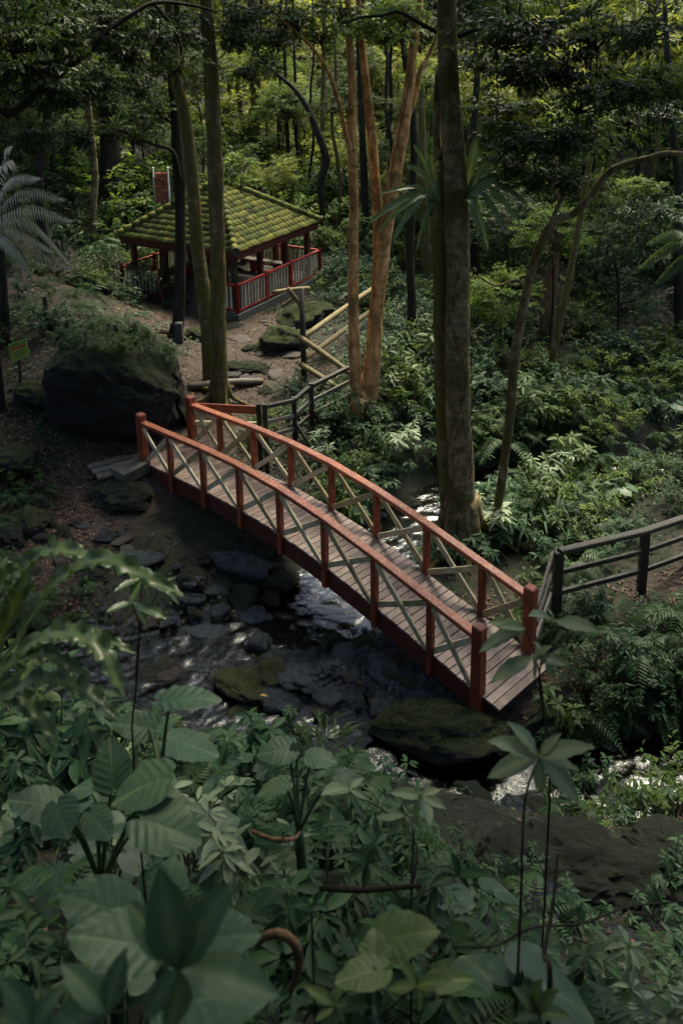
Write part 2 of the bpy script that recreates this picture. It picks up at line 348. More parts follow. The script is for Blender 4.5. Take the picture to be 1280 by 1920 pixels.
m,n,l=new_mat('foam'); finish(n,l,(.5,.56,.58),.5,noise(n,l,40,4),.5,.02); M['foam']=m

# ------------------------------------------------------------------ terrain
def tps_fit(pts, reg=.02):
    p=np.array(pts,float); X=p[:,:2]; n=len(p)
    r=np.linalg.norm(X[:,None]-X[None],axis=2); K=np.where(r>0,r*r*np.log(r+1e-9),0)+reg*n*np.eye(n)
    A=np.zeros((n+3,n+3)); A[:n,:n]=K; A[:n,n]=1; A[:n,n+1:]=X; A[n,:n]=1; A[n+1:,:n]=X.T
    s=np.linalg.solve(A,np.concatenate([p[:,2],[0,0,0]])); return X,s
def tps_eval(model,x,y):
    X,s=model; n=len(X); out=s[n]+s[n+1]*x+s[n+2]*y
    for i in range(n):
        r2=(x-X[i,0])**2+(y-X[i,1])**2; out=out+s[i]*.5*r2*np.log(r2+1e-9)
    return out
CTRL=[tuple(P(*q)) for q in [(270,905,.98),(165,900,.9),(150,950,.7),(60,1050,.55),(250,965,.55),(200,1040,.4),(20,850,1.5),(0,930,1.0),
  (420,760,1.2),(450,690,1.4),(500,640,1.6),(437,605,1.75),(360,620,1.7),(560,640,1.6),(600,740,1.25),(570,790,1.1),(210,850,1.1),(330,830,1.15),
  (20,700,2.3),(130,545,3.0),(230,600,2.9),
  (1050,1190,.5),(1200,1125,.62),(1280,1210,.95),(1200,1310,1.15),(680,800,1.0),(620,860,.75),(865,1010,.45),(1000,1010,.35),(950,1300,.45),(600,1300,.24),(700,1240,.3),(520,1330,.2)]]
CTRL+=[(-6.2,22.2,2.9),(-4.9,22.3,1.9),(-7.6,21.3,2.9),(-4.2,30.7,1.8),(-7.5,30,1.95),(-1,31,1.6),(-4,34,2.2),(-16,25,7),(-14,18,4.6),(-20,35,11),(-10,37,4.5),(-12,13,2.6),(-9,9,2.8),(-6,6,4.2),
  (8,13,1.8),(9.5,10,2.4),(6.5,8.2,1.1),(10,24,1.3),(14,28,3),(5,30,1.7),(1,28,1.5),(12,36,4),(4,42,2.6),(-4,42,3.6),(-14,48,10),(17,48,8),(0,60,4.5),(20,70,12),(-24,70,20),(0,90,8),(30,30,9),(25,15,8),(-28,18,14),(30,90,18),(-30,100,26),
  (0,0,9.2),(0,3,6.2),(0,6,3.8),(0,9,1.5),(-3,3,6.1),(-4,8,2.2),(-3,10.4,.6),(-7,10.5,1.0),(3,3,5.2),(3,6,2.4),(3.5,8.3,.8),(6,4,4.2),(-5,0,9),(6,0,8),(12,5,5),(-12,3,8),(0,-10,11),(20,-5,12),(-20,-5,14),(30,0,14),(-30,0,18)]
TP=tps_fit(CTRL)
STREAMS=[([(13,23,.6),(7.7,19.9,.6),(4.5,19.8,.55),(2.3,18.8,.7),(.9,16.9,.9),(-.5,15.0,1.1),(-2.3,14.2,.7),(-4,13.8,.85),(-6.5,13.2,1.1),(-11,12,1.3)]),
         ([(9,11.4,.7),(5.5,11.05,.65),(3.84,10.75,.7),(2,11.0,.5),(.4,11.5,.45),(-1,12.05,.5),(-3,12.9,.7),(-4.5,13.4,.8)])]
def seg_d(x,y,pl):
    best=np.full(np.shape(x),1e9); w=np.zeros(np.shape(x))
    pl=smooth_path(pl,60)
    for a,b in zip(pl[:-1],pl[1:]):
        ab=b[:2]-a[:2]; t=np.clip(((x-a[0])*ab[0]+(y-a[1])*ab[1])/(ab@ab),0,1)
        d=np.hypot(x-a[0]-t*ab[0],y-a[1]-t*ab[1]); ww=a[2]+t*(b[2]-a[2]); q=d-ww
        k=q<best; best=np.where(k,q,best); w=np.where(k,ww,w)
    return best,w       # signed distance outside the edge, halfwidth
def wlevel(x,y): return .035*np.maximum(0,x-.8)
def vnoise(x,y,s,seed=0):
    r=np.random.default_rng(seed); out=0*x
    for k in range(6):
        a=r.uniform(0,6.28); fq=s*r.uniform(.6,1.7); out=out+np.sin((x*np.cos(a)+y*np.sin(a))*fq+r.uniform(0,6.28)+1.3*np.sin((x*np.sin(a)-y*np.cos(a))*fq*.7))
    return out/6
def stream_dist(x,y):
    d=np.full(np.shape(x),1e9); w=np.ones(np.shape(x))
    for pl in STREAMS:
        q,ww=seg_d(x,y,pl); k=q<d; d=np.where(k,q,d); w=np.where(k,ww,w)
    return d,w
def ground(x,y):
    x=np.asarray(x,float); y=np.asarray(y,float)
    h=tps_eval(TP,x,y); d,w=stream_dist(x,y); d=d+.18*vnoise(x,y,2.4,3)
    wl=wlevel(x,y); bed=wl-.05-.22*np.clip(-d/w,0,1)
    far=np.clip((np.hypot(x,y-14)-14)/20,0,1)
    hh=np.maximum(h,wl+.10)+.05*vnoise(x,y,3.1,1)+.12*vnoise(x,y,1.0,2)*np.clip(.3+far,0,1)
    t=np.clip(d/.75,0,1); t=t*t*(3-2*t)
    return bed*(1-t)+hh*t
PATH=[(-4.6,19.6,.9),(-3.6,21.5,1.1),(-2.9,23.6,1.3),(-3.0,25.8,1.3),(-4.2,27.6,1.3)]
PATH2=[(-5.0,18.8,.8),(-5.9,17.2,.8),(-6.6,15.6,.8),(-7.4,14.3,.7)]
PATH3=[(2.9,12.0,.5),(3.8,12.7,.5),(5.4,13.7,.45),(9,15,.4)]
def path_dist(x,y):
    d=np.full(np.shape(x),1e9)
    for pl in (PATH,PATH2,PATH3): d=np.minimum(d,seg_d(x,y,pl)[0])
    return d
# lookup grids so that single heights and distances are quick to read
LX,LY=np.linspace(-26,26,521),np.linspace(0,75,751); _gx,_gy=np.meshgrid(LX,LY)
GRID_H=ground(_gx,_gy); GRID_S=stream_dist(_gx,_gy)[0]; GRID_P=path_dist(_gx,_gy)
def look(A,x,y):
    fx=min(max((x+26)/.1,0),519.999); fy=min(max(y/.1,0),749.999); i,j=int(fx),int(fy); u,v=fx-i,fy-j
    return float((A[j,i]*(1-u)+A[j,i+1]*u)*(1-v)+(A[j+1,i]*(1-u)+A[j+1,i+1]*u)*v)
def G(x,y): return look(GRID_H,x,y)
def SD(x,y): return look(GRID_S,x,y)
def PDI(x,y): return look(GRID_P,x,y)
ax=np.concatenate([np.linspace(-60,-11,36,endpoint=False),np.linspace(-11,11,190),np.linspace(11,60,36)[1:]])
ay=np.concatenate([np.linspace(-14,1,14,endpoint=False),np.linspace(1,34,250),np.linspace(34,130,60)[1:]])
gx,gy=np.meshgrid(ax,ay); gz=ground(gx,gy)
nx_,ny_=len(ax),len(ay)
idx=np.arange(nx_*ny_).reshape(ny_,nx_); q=np.stack([idx[:-1,:-1],idx[:-1,1:],idx[1:,1:],idx[1:,:-1]],-1).reshape(-1,4)
tri=np.concatenate([q[:,[0,1,2]],q[:,[0,2,3]]])
bare=np.clip(1-path_dist(gx,gy)/.8,0,1).ravel()
g=link('forest_floor',fast_mesh('forest_floor',np.stack([gx.ravel(),gy.ravel(),gz.ravel()],1),tri,bare,M['ground'],smooth=True)); kind(g,'structure')
# water sheet along the channels
wx=np.linspace(-11,12,440); wy=np.linspace(9.8,24.2,275); WX,WY=np.meshgrid(wx,wy); wd,_=stream_dist(WX,WY)
WZ=wlevel(WX,WY)
for (a_,b_2) in zip(*np.where(wd<.6)):
    q=Vector((WX[a_,b_2]*2.6,WY[a_,b_2]*4.2,0)); WZ[a_,b_2]+=.026*mnoise.noise(q)+.014*mnoise.noise(q*2.3+Vector((9,4,2)))+.007*mnoise.noise(q*4.7)
keep=wd<.55; vid=-np.ones(WX.shape,int); vid[keep]=np.arange(keep.sum()); F_=[]
k=keep[:-1,:-1]&keep[:-1,1:]&keep[1:,1:]&keep[1:,:-1]
a0,a1,a2,a3=vid[:-1,:-1][k],vid[:-1,1:][k],vid[1:,1:][k],vid[1:,:-1][k]
tri=np.concatenate([np.stack([a0,a1,a2],1),np.stack([a0,a2,a3],1)])
g=link('stream_water',fast_mesh('stream_water',np.stack([WX[keep],WY[keep],WZ[keep]],1),tri,np.zeros(keep.sum()),M['water'],smooth=True)); kind(g,'structure')

# ------------------------------------------------------------------ footbridge
BP=dict(x0=-.7702,y0=15.7427,yaw=-.8115,bay=1.2652,W=1.2927,eL=.082,eR=-.2218,z=-10.4559+CZ,rise=.7432,slope=-.1831,q=.2449)
BU=np.array([math.cos(BP['yaw']),math.sin(BP['yaw']),0]); BV=np.array([-math.sin(BP['yaw']),math.cos(BP['yaw']),0]); UZ=np.array([0,0,1.])
def bz(s): t=s/4; return BP['z']+BP['rise']*(1-t*t)+BP['slope']*t+BP['q']*t**4
def bpt(s,v,dz=0): return np.array([BP['x0'],BP['y0'],0])+BU*s*BP['bay']+BV*v+UZ*(bz(s)+dz)
SS=np.arange(9)-4.; SS[0]+=BP['eL']; SS[8]+=BP['eR']
bridge=tag(empty('footbridge',tuple(bpt(0,0,-.4))),'arched wooden footbridge with red rails and pale crossed braces over the stream','footbridge')
def child(mb,name,mat,parent,smooth=False):
    """mesh built in world space, re-expressed under its parent"""
    o=mb.build(name,mat,parent,smooth); o.matrix_parent_inverse=parent_world(parent).inverted(); return o
def parent_world(p):
    m=p.matrix_basis.copy() if p.parent is None else parent_world(p.parent)@p.matrix_parent_inverse@p.matrix_basis
    return m
# deck planks
pl_w=.142; s0,s1=SS[0]-.12,SS[8]+.34; n_pl=int((s1-s0)*BP['bay']/pl_w)
for i in range(n_pl):
    s=s0+(i+.5)*(s1-s0)/n_pl
    se=min(s,SS[8]+.2)
    t1,t2=bpt(s-.02,0),bpt(s+.02,0); d=nrm(t2-t1); nn=np.cross(d,BV); nn=nn if nn[2]>0 else -nn
    W2=BP['W']/2+.035+rng.uniform(-.008,.008); zz=rng.uniform(-.004,.004)
    mb=MB(); c=bpt(s,0,-.022+zz); bar(mb,c-BV*W2,c+BV*W2,pl_w-.010,.044,up=nn,lv=rng.uniform(.2,.8))
    child(mb,'deck_plank',M['deck'],bridge)
# curved side beams and cross joists
for v in (-1,1):
    mb=MB(); ss=np.linspace(SS[0]-.1,SS[8]+.1,17); V=[];f=[]
    for s in ss:
        for (dv,dz) in ((-.04,-.05),(.04,-.05),(.04,-.42),(-.04,-.42)): V.append(bpt(s,v*(BP['W']/2-.03)+dv,dz))
    for i in range(len(ss)-1):
        for j in range(4): f.append((i*4+j,i*4+(j+1)%4,i*4+4+(j+1)%4,i*4+4+j))
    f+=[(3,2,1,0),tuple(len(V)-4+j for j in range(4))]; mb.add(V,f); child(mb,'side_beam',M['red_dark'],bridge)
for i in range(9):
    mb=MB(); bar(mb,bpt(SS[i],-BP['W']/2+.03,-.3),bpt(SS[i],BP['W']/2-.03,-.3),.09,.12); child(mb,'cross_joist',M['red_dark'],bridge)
RH=1.05
for side in (-1,1):
    vv=side*(BP['W']/2+.035)
    for i in range(9):
        end=i in (0,8); wd_=.19 if end else .115
        c=bpt(SS[i],vv); top=RH+(.17 if end else -.08); bot=-.62 if end else -.40
        v,f=bevel_box(wd_,wd_,top-bot,.012 if not end else .022); 
        rot=np.array([[math.cos(BP['yaw']),-math.sin(BP['yaw']),0],[math.sin(BP['yaw']),math.cos(BP['yaw']),0],[0,0,1]])
        mb=MB(); mb.add(v@rot.T+c+UZ*((top+bot)/2),f,rng.uniform(.3,.7)); child(mb,'rail_post',M['red'],bridge)
    for i in range(8):
        a=bpt(SS[i],vv,RH-.045); b=bpt(SS[i+1],vv,RH-.045)
        if i==0: a=a+nrm(b-a)*.09
        if i==7: b=b-nrm(b-a)*.09
        mb=MB(); bar(mb,a,b,.165,.088,lv=rng.uniform(.35,.75),ch=.12); child(mb,'handrail',M['red_rail'],bridge)
        for up in (0,1):
            o=.028 if up else -.028
            za,zb=(RH-.14,.06) if not up else (.06,RH-.14)
            ea=.10 if i==0 else .06; eb=.10 if i==7 else .06
            a=bpt(SS[i],vv+o*side*-1,za)+BU*ea; b=bpt(SS[i+1],vv+o*side*-1,zb)-BU*eb
            mb=MB(); bar(mb,a,b,.042,.104,up=np.cross(nrm(b-a),BV),lv=rng.uniform(.3,.8)); child(mb,'cross_brace',M['brace'],bridge)
# stone abutment block under each end keeps the beams carried
for s in (SS[0]-.05,SS[8]+.05):
    c=bpt(s,0,-.62); mb=MB(); v,f=bevel_box(.5,BP['W']+.1,.42,.05); mb.add(v@rot.T+c,f); child(mb,'abutment',M['rock_dark'],bridge)

# plank landing beyond the left end
land=empty('plank_landing',tuple(P(200,885,.95))); tag(land,'weathered grey plank landing at the foot of the bridge beside the boulder','landing')
A0=bpt(SS[0]-.15,-.62); 
for k in range(4):
    a=P(158+k*8,868+k*9,1.06); b=P(262+k*6,838+k*11,1.1)
    mb=MB(); bar(mb,a,b,.24,.07,lv=rng.uniform(.2,.8)); child(mb,'plank',M['wood_grey'],land)
mb=MB(); a=P(220,893,1.1)-UZ*.02; b=P(272,868,1.13)-UZ*.02; bar(mb,a,b,.5,.30); child(mb,'step_block',M['wood_grey'],land)
mb=MB(); bar(mb,P(166,885,.96),P(262,850,.96),.7,.12); child(mb,'bearer',M['wood_dark'],land)

# ------------------------------------------------------------------ pavilion
EZ=4.0; N_=np.array([-3.40,27.27]); L_=np.array([-7.68,29.82]); R_=np.array([-.78,31.58])
cxy=(L_+R_)/2; e1=nrm(L_-N_); e2=np.array([-e1[1],e1[0]]); 
if e2@(R_-N_)<0: e2=-e2
HS=2.52
def gp(a,b,z): q=cxy+e1*a*HS+e2*b*HS; return np.array([q[0],q[1],z])
apz=PY(425,338,cxy[1])[2]; FZ=1.92
pav=tag(empty('pavilion',(cxy[0],cxy[1],FZ)),'open square pavilion with a mossy green tiled hip roof and red railings','pavilion')
mb=MB(); v=box_v(0,0,0,5.2,5.2,.5); rotg=np.array([[e1[0],e2[0],0],[e1[1],e2[1],0],[0,0,1]]); mb.add(v@rotg.T+np.array([*cxy,FZ-.25]),BOXF); child(mb,'floor_slab',M['concrete'],pav)
corners=[(-1,-1),(1,-1),(1,1),(-1,1)]     # near, left, back, right in e1,e2
# roof sheathing under the tiles (closed pyramid)
mb=MB(); V=[gp(a*1.0,b*1.0,EZ-.05) for a,b in corners]+[gp(a*.985,b*.985,EZ-.17) for a,b in corners]+[np.array([*cxy,apz-.07])]
mb.add(V,[(0,1,8),(1,2,8),(2,3,8),(3,0,8),(0,4,5,1),(1,5,6,2),(2,6,7,3),(3,7,4,0),(7,6,5,4)]); roof=child(mb,'roof',M['red_dark'],pav)
# tiles
SL=math.hypot(HS,apz-EZ); NR,NC=12,23; tl=SL/NR; tw=2*HS/NC
mbt=MB(); ang=np.linspace(-1,1,7); xs=ang*tw*.53; zsr=np.cos(ang*1.35)*.036-.006
V=[(x,0,z) for x,z in zip(xs,zsr)]+[(x,tl*1.18,z-.02) for x,z in zip(xs,zsr)]+[(x,0,z-.014) for x,z in zip(xs,zsr)]
f=[(i,i+1,8+i,7+i) for i in range(6)]+[(14+i,15+i,i+1,i) for i in range(6)]
mbt.add(V,f); tile_mesh=mbt.mesh('roof_tile',M['tile'],True)
mbr=MB()
for fi,(c0,c1) in enumerate(((0,1),(3,0),(1,2),(2,3))):
    p0,p1=gp(*corners[c0],EZ),gp(*corners[c1],EZ); ed=nrm(p1-p0); mid=(p0+p1)/2; ap=np.array([*cxy,apz]); upv=nrm(ap-mid); nr=np.cross(ed,upv)
    if nr[2]<0: ed=-ed; nr=-nr
    for r_ in range(NR):
        yy=r_*tl-.06; half=HS*(1-(r_+.45)/NR)
        for c in range(NC):
            xx=(c+.5)*tw-HS
            if abs(xx)>half+tw*.25: continue
            o3=mid+ed*xx+upv*yy+nr*.0
            Mt=Matrix(((ed[0],upv[0],nr[0],o3[0]),(ed[1],upv[1],nr[1],o3[1]),(ed[2],upv[2],nr[2],o3[2]),(0,0,0,1)))
            Mt=Mt@Matrix.Rotation(rng.normal(0,.03),4,'Z')@Matrix.Rotation(rng.normal(0,.02),4,'Y')@Matrix.Translation((0,rng.normal(0,.010),abs(rng.normal(0,.004))))
            if fi<2:
                t=link('roof_tile',tile_mesh,roof); t.matrix_parent_inverse=Mt.inverted()@Mt; t.matrix_basis=parent_world(pav).inverted()@Mt
                t.matrix_parent_inverse=Matrix(); t.matrix_basis=(parent_world(roof).inverted()@Mt)
            else:
                A=np.array(Mt); v=np.array(V)@A[:3,:3].T+A[:3,3]; mbr.add(v,f,rng.uniform(.3,.7))
bk=child(mbr,'roof_tile_field',M['tile'],pav,True); kind(bk,'stuff')
for a,b in corners:      # hip caps
    p=gp(a,b,EZ+.03); q=np.array([*cxy,apz+.05]); K=13; d=(q-p)/K
    for k in range(K):
        mb=MB(); s=p+d*k-d*.1; tube(mb,[s,s+d*1.15],[.125,.10],9); o=child(mb,'hip_cap',M['tile'],pav,True)
mb=MB(); ap=np.array([*cxy,apz]); tube(mb,[ap,ap+UZ*.1,ap+UZ*.16],[.18,.16,.05],10); child(mb,'roof_finial',M['tile'],pav)
for a,b in ((-1,-1),(1,-1),(1,1),(-1,1)):   # end discs of the hips
    p=gp(a*1.02,b*1.02,EZ+.02); mb=MB(); dd=nrm(np.array([*(e1*a+e2*b),0])); tube(mb,[p-dd*.02,p+dd*.04],[.14,.14],12); child(mb,'hip_end',M['wood_dark'],pav)
# eave beams and columns
for c0,c1 in ((0,1),(1,2),(2,3),(3,0)):
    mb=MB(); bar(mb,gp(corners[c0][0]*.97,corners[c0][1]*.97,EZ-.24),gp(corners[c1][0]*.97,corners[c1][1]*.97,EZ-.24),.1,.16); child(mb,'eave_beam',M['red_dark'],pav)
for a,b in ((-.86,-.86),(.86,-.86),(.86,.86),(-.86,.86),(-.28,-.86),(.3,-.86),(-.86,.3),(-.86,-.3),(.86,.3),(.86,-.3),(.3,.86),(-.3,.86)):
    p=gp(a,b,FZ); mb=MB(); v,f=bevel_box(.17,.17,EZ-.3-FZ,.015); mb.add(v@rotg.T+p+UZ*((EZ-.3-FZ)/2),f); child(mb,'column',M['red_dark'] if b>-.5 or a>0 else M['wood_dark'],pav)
# railings
def rail_side(A,B,posts,gap=None):
    A=np.asarray(A);B=np.asarray(B); L=np.linalg.norm(B-A); d=(B-A)/L
    for t in posts:
        p=A+(B-A)*t; mb=MB(); v,f=bevel_box(.11,.11,1.18,.012); mb.add(v@rotg.T+p+UZ*.45,f,rng.uniform(.4,.9)); child(mb,'railing_post',M['red_gaz'],pav)
    for h,wd2,hh in ((.94,.09,.07),(.10,.07,.07)):
        for t0,t1 in zip(posts[:-1],posts[1:]):
            if gap and gap[0]-1e-3<=t0 and t1<=gap[1]+1e-3: continue
            mb=MB(); bar(mb,A+(B-A)*t0+UZ*h,A+(B-A)*t1+UZ*h,wd2,hh,lv=.7); child(mb,'railing_bar',M['red_gaz'],pav)
    n_=int(L/.17)
    for k in range(n_):
        t=(k+.5)/n_
        if gap and gap[0]<t<gap[1]: continue
        if min(abs(t-q)*L for q in posts)<.09: continue
        p=A+(B-A)*t; mb=MB(); v,f=bevel_box(.07,.035,.80,.006); mb.add(v@rotg.T+p+UZ*.51,f,rng.uniform(.2,.8)); child(mb,'baluster',M['baluster'],pav)
fz=FZ
rail_side(gp(-.99,-.99,fz),gp(-.99,.99,fz),(0,.32,.62,1))
rail_side(gp(-.99,-.99,fz),gp(.99,-.99,fz),(0,.12,.42,.55,1) if False else (0,.17,.66,1),gap=(.17,.66))
rail_side(gp(.99,-.99,fz),gp(.99,.99,fz),(0,.33,.66,1))
rail_side(gp(-.99,.99,fz),gp(.99,.99,fz),(0,.33,.66,1))
# skirting board below the near right railing
mb=MB(); bar(mb,gp(-1.02,-.99,FZ-.08),gp(-1.02,.99,FZ-.08),.05,.12,lv=.6); child(mb,'skirt_board',M['red'],pav)
# benches inside
def bench(name,a,b,lab):
    A,B=gp(*a,FZ),gp(*b,FZ); be=empty(name,tuple((A+B)/2)); tag(be,lab,'bench')
    mb=MB(); bar(mb,A+UZ*.45,B+UZ*.45,.34,.06); child(mb,'seat',M['wood_grey'],be)
    for t in (.1,.5,.9):
        p=A+(B-A)*t; mb=MB(); bar(mb,p,p+UZ*.42,.09,.28,up=(1,0,0)); child(mb,'leg',M['red_gaz'],be)
bench('bench',(.72,-.6),(.72,.7),'plank bench on red legs along the far left railing inside the pavilion')
bench('bench',(-.6,.72),(.6,.72),'plank bench on red legs along the back railing inside the pavilion')
tb=tag(empty('table',tuple(gp(0,0,FZ))),'low square table standing in the middle of the pavilion floor','table')
mb=MB(); v,f=bevel_box(1.1,.8,.07,.01); mb.add(v@rotg.T+gp(0,0,FZ+.72),f); child(mb,'table_top',M['wood_grey'],tb)
for a,b in ((-.14,-.1),(.14,-.1),(.14,.1),(-.14,.1)):
    mb=MB(); p=gp(a,b,FZ); bar(mb,p,p+UZ*.70,.07,.07,up=(1,0,0)); child(mb,'leg',M['red_gaz'],tb)
# red brick pier beyond the roof
bp_=PY(303,345,36.0); bb=G(bp_[0],36.0)
pier=tag(empty('brick_pier',(bp_[0],36.0,bb)),'orange red brick pier with pale edges standing behind the pavilion roof','pier')
top=PY(303,318,36.0)[2]; nrow=int((top-bb)/.16)
bm_=MB(); v,f=bevel_box(.235,.22,.14,.01); bm_.add(v,f); brick_mesh=bm_.mesh('brick',M['brick'])
for r_ in range(nrow):
    for c in range(2):
        o=link('brick',brick_mesh,pier); o.location=((c-.5)*.25+(.03 if r_%2 else -.03),0,.08+r_*.16)
for s in (-1,1):
    mb=MB(); v=box_v(bp_[0]+s*.30,36.0,(bb+top)/2+.05,.04,.24,top-bb+.1); mb.add(v,BOXF); child(mb,'edge_strip',M['paint_white'],pier)
gpn=PY(268,372,35.5); gb=G(gpn[0],35.5)
mb=MB(); hgt=PY(268,362,35.5)[2]-gb; v,f=bevel_box(.6,.12,hgt,.02); mb.add(v+np.array([gpn[0],35.5,gb+hgt/2]),f); o=mb.build('concrete_slab',M['concrete']); tag(o,'pale grey slab half hidden by leaves beside the brick pier','slab')

# ------------------------------------------------------------------ fences
def post_at(px,py,z): return P(px,py,z)
def fence_post(mb,base,top,wdt): 
    v,f=bevel_box(wdt,wdt,top-base[2]+.3,.01); mb.add(v+np.array([base[0],base[1],(top+base[2]-.3)/2]),f); return mb
fe=tag(empty('rail_fence',tuple(P(560,800,1.1))),'dark weathered three rail fence running from the red bridge to the forked orange tree','fence')
fp=[]
for (px,pyb,pyt,z) in ((500,860,757,1.1),(553,815,745,1.15),(585,795,718,1.2),(662,765,680,1.2)):
    b=P(px,pyb,z); b[2]=G(b[0],b[1]); t=PY(px,pyt,b[1])[2]; fp.append((b,t)); child(fence_post(MB(),b,t,.12),'post',M['wood_dark'],fe)
b=fp[0][0]+np.array([-.14,.02,0]); child(fence_post(MB(),b,fp[0][1],.11),'post',M['wood_dark'],fe)
for (b0,t0),(b1,t1) in zip(fp[:-1],fp[1:]):
    for dz in (.08,.48,.84):
        mb=MB(); bar(mb,np.array([b0[0],b0[1],t0-dz]),np.array([b1[0],b1[1],t1-dz]),.06 if dz>.1 else .11,.09); child(mb,'rail',M['wood_dark'] if dz<.1 else M['wood_grey'],fe)
for (b0,t0) in fp[1:3]:
    mb=MB(); bar(mb,np.array([b0[0]+.04,b0[1],b0[2]+.55]),np.array([b0[0]+.5,b0[1]-.35,b0[2]-.05]),.07,.08); child(mb,'strut',M['wood_dark'],fe)
mb=MB(); ea=bpt(SS[0],BP['W']/2+.035,RH-.1); ebq=np.array([fp[0][0][0]-.14,fp[0][0][1],fp[0][1]-.16]); bar(mb,ea+nrm(ebq-ea)*.08,ebq,.05,.2,lv=.7); child(mb,'red_wing_board',M['red'],fe)['label']='red painted board joining the fence to the bridge'
mb=MB(); bar(mb,ea+nrm(ebq-ea)*.08-UZ*.42,ebq-UZ*.35,.05,.1,lv=.7); child(mb,'wing_board',M['brace'],fe)
# zigzag of round poles
zf=tag(empty('pole_fence',tuple(P(570,700,1.3))),'zigzag fence of round mossy poles beside the pavilion path','fence')
zb=P(570,712,1.3); zb[2]=G(zb[0],zb[1]); zt=PY(566,540,zb[1])[2]
mb=MB(); tube(mb,[zb-UZ*.2,np.array([zb[0],zb[1],zt])],[.085,.075],9,bump=.06); child(mb,'post',M['wood_dark'],zf,True)
z2=P(668,770,1.1); z2[2]=G(z2[0],z2[1]); z3=np.array([1.15,27.6,0]); z3[2]=G(1.15,27.6)
def pole(p,q,r): mb=MB(); tube(mb,smooth_path([p,(p+q)/2+UZ*.02,q],6),[r,r*.95,r,r*.9,r,r*.9],9,bump=.05); child(mb,'pole',M['wood_log'],zf,True)
pole(PY(568,633,zb[1]),PY(700,540,27.6),.085); pole(PY(572,672,zb[1]),PY(700,580,27.6),.085)
pole(PY(562,632,zb[1]-.1),PY(677,715,z2[1]),.08); pole(PY(562,682,zb[1]-.1),PY(668,752,z2[1]),.085)
zt3=PY(700,530,27.6)[2]; mb=MB(); tube(mb,[np.array([z3[0],z3[1],z3[2]-.2]),np.array([PY(700,530,27.6)[0],27.6,zt3])],[.09,.08],9); child(mb,'post',M['wood_dark'],zf,True)
pole(PY(512,548,zb[1]+.3),PY(580,540,zb[1]+.8),.06); pole(PY(540,540,zb[1]),PY(570,585,zb[1]),.06); pole(PY(528,575,zb[1]),PY(556,558,zb[1]),.05)
# right hand fence
rf=tag(empty('rail_fence',tuple(P(1120,1150,.55))),'dark mossy three rail fence by the path on the bank past the bridge','fence')
rp=[]
for (px,pyb,pyt) in ((1040,1180,1030),(1200,1118,992),(1330,1062,948)):
    b=P(px,pyb,.55); b[2]=G(b[0],b[1]); t=PY(px,pyt,b[1])[2]; rp.append((b,t)); child(fence_post(MB(),b,t-.04,.15),'post',M['wood_dark'],rf)
for (b0,t0),(b1,t1) in zip(rp[:-1],rp[1:]):
    for dz in (.03,.45,.86):
        mb=MB(); bar(mb,np.array([b0[0],b0[1]-.02,t0-dz]),np.array([b1[0],b1[1]-.02,t1-dz]),.14 if dz<.1 else .06,.09,ch=.15); child(mb,'rail',M['wood_dark'],rf)
b0,t0=rp[0]; ee=bpt(SS[8],BP['W']/2+.035)
for k,dz in enumerate((.06,.5,.9)):
    mb=MB(); bar(mb,np.array([b0[0]-.1,b0[1],t0-dz]),np.array([ee[0]+.12,ee[1]+.02,ee[2]+RH-.18-dz*.75]),.05,.11); child(mb,'end_rail',M['wood_grey'],rf)

# ------------------------------------------------------------------ rocks
def rock_mesh(name,seed,mat,sub=3,flat=.7,rough=.22,cuts=11,lo=.68):
    import bmesh
    r=np.random.default_rng(seed); bm=bmesh.new(); bmesh.ops.create_icosphere(bm,subdivisions=sub,radius=1)
    V=np.array([v.co[:] for v in bm.verts]); d=nrm(V); rad=np.full(len(V),1.12)
    for _ in range(cuts):
        k=nrm(r.normal(size=3)); c=d@k; rad=np.where(c>.05,np.minimum(rad,r.uniform(lo,1.0)/np.maximum(c,.05)),rad)
    off=Vector(r.uniform(-50,50,3))
    nz=np.array([mnoise.fractal(Vector(q)*1.6+off,.8,2.1,7) for q in d])
    W=d*(rad*(1+rough*nz))[:,None]; W[:,2]*=flat
    for v,c in zip(bm.verts,W): v.co=c
    m=bpy.data.meshes.new(name); bm.to_mesh(m); bm.free(); m.materials.append(mat); m.polygons.foreach_set('use_smooth',[True]*len(m.polygons)); return m
RK={k:[rock_mesh('rock_'+k,i+hash_,M[k],3 if k not in ('rock_moss','rock_dark') else 5,fl,.26 if k!='rock_moss' else .20,11 if k!='rock_moss' else 5,.68 if k!='rock_moss' else .86) for i,fl in enumerate((.6,.75,.5,.85,.65))] for hash_,k in ((10,'rock_wet'),(20,'rock_moss'),(30,'rock_dry'),(40,'rock_brown'),(50,'rock_dark'))}
M['moss_tuft']=mat_leaf('moss_tuft',(.016,.024,.004),(.045,.062,.010),(.10,.12,.02),trans=.3,spec=.1)
MOSS={}
def moss_coat(k,i):
    if (k,i) not in MOSS:
        me=RK[k][i]; n_=len(me.vertices); co=np.zeros(n_*3); me.vertices.foreach_get('co',co); co=co.reshape(-1,3); no=np.zeros(n_*3); me.vertices.foreach_get('normal',no); no=no.reshape(-1,3)
        r=np.random.default_rng(i); ok=np.where(no[:,2]+r.normal(0,.22,n_)+.5*np.sin(co[:,0]*4+i)*np.sin(co[:,1]*5)>.35)[0]; ok=ok[r.random(len(ok))<.8]
        b=co[ok]+r.normal(0,.012,(len(ok),3)); L0=r.uniform(.03,.085,len(ok)); lm=LM(); lm.leaves(b-no[ok]*.01,no[ok]*.8+r.normal(0,.6,(len(ok),3)),r.normal(size=(len(ok),3)),L0,L0*.55,np.clip(r.normal(.5,.22,len(ok)),0,1)); MOSS[(k,i)]=lm.mesh('moss',[M['moss_tuft']])
    return MOSS[(k,i)]
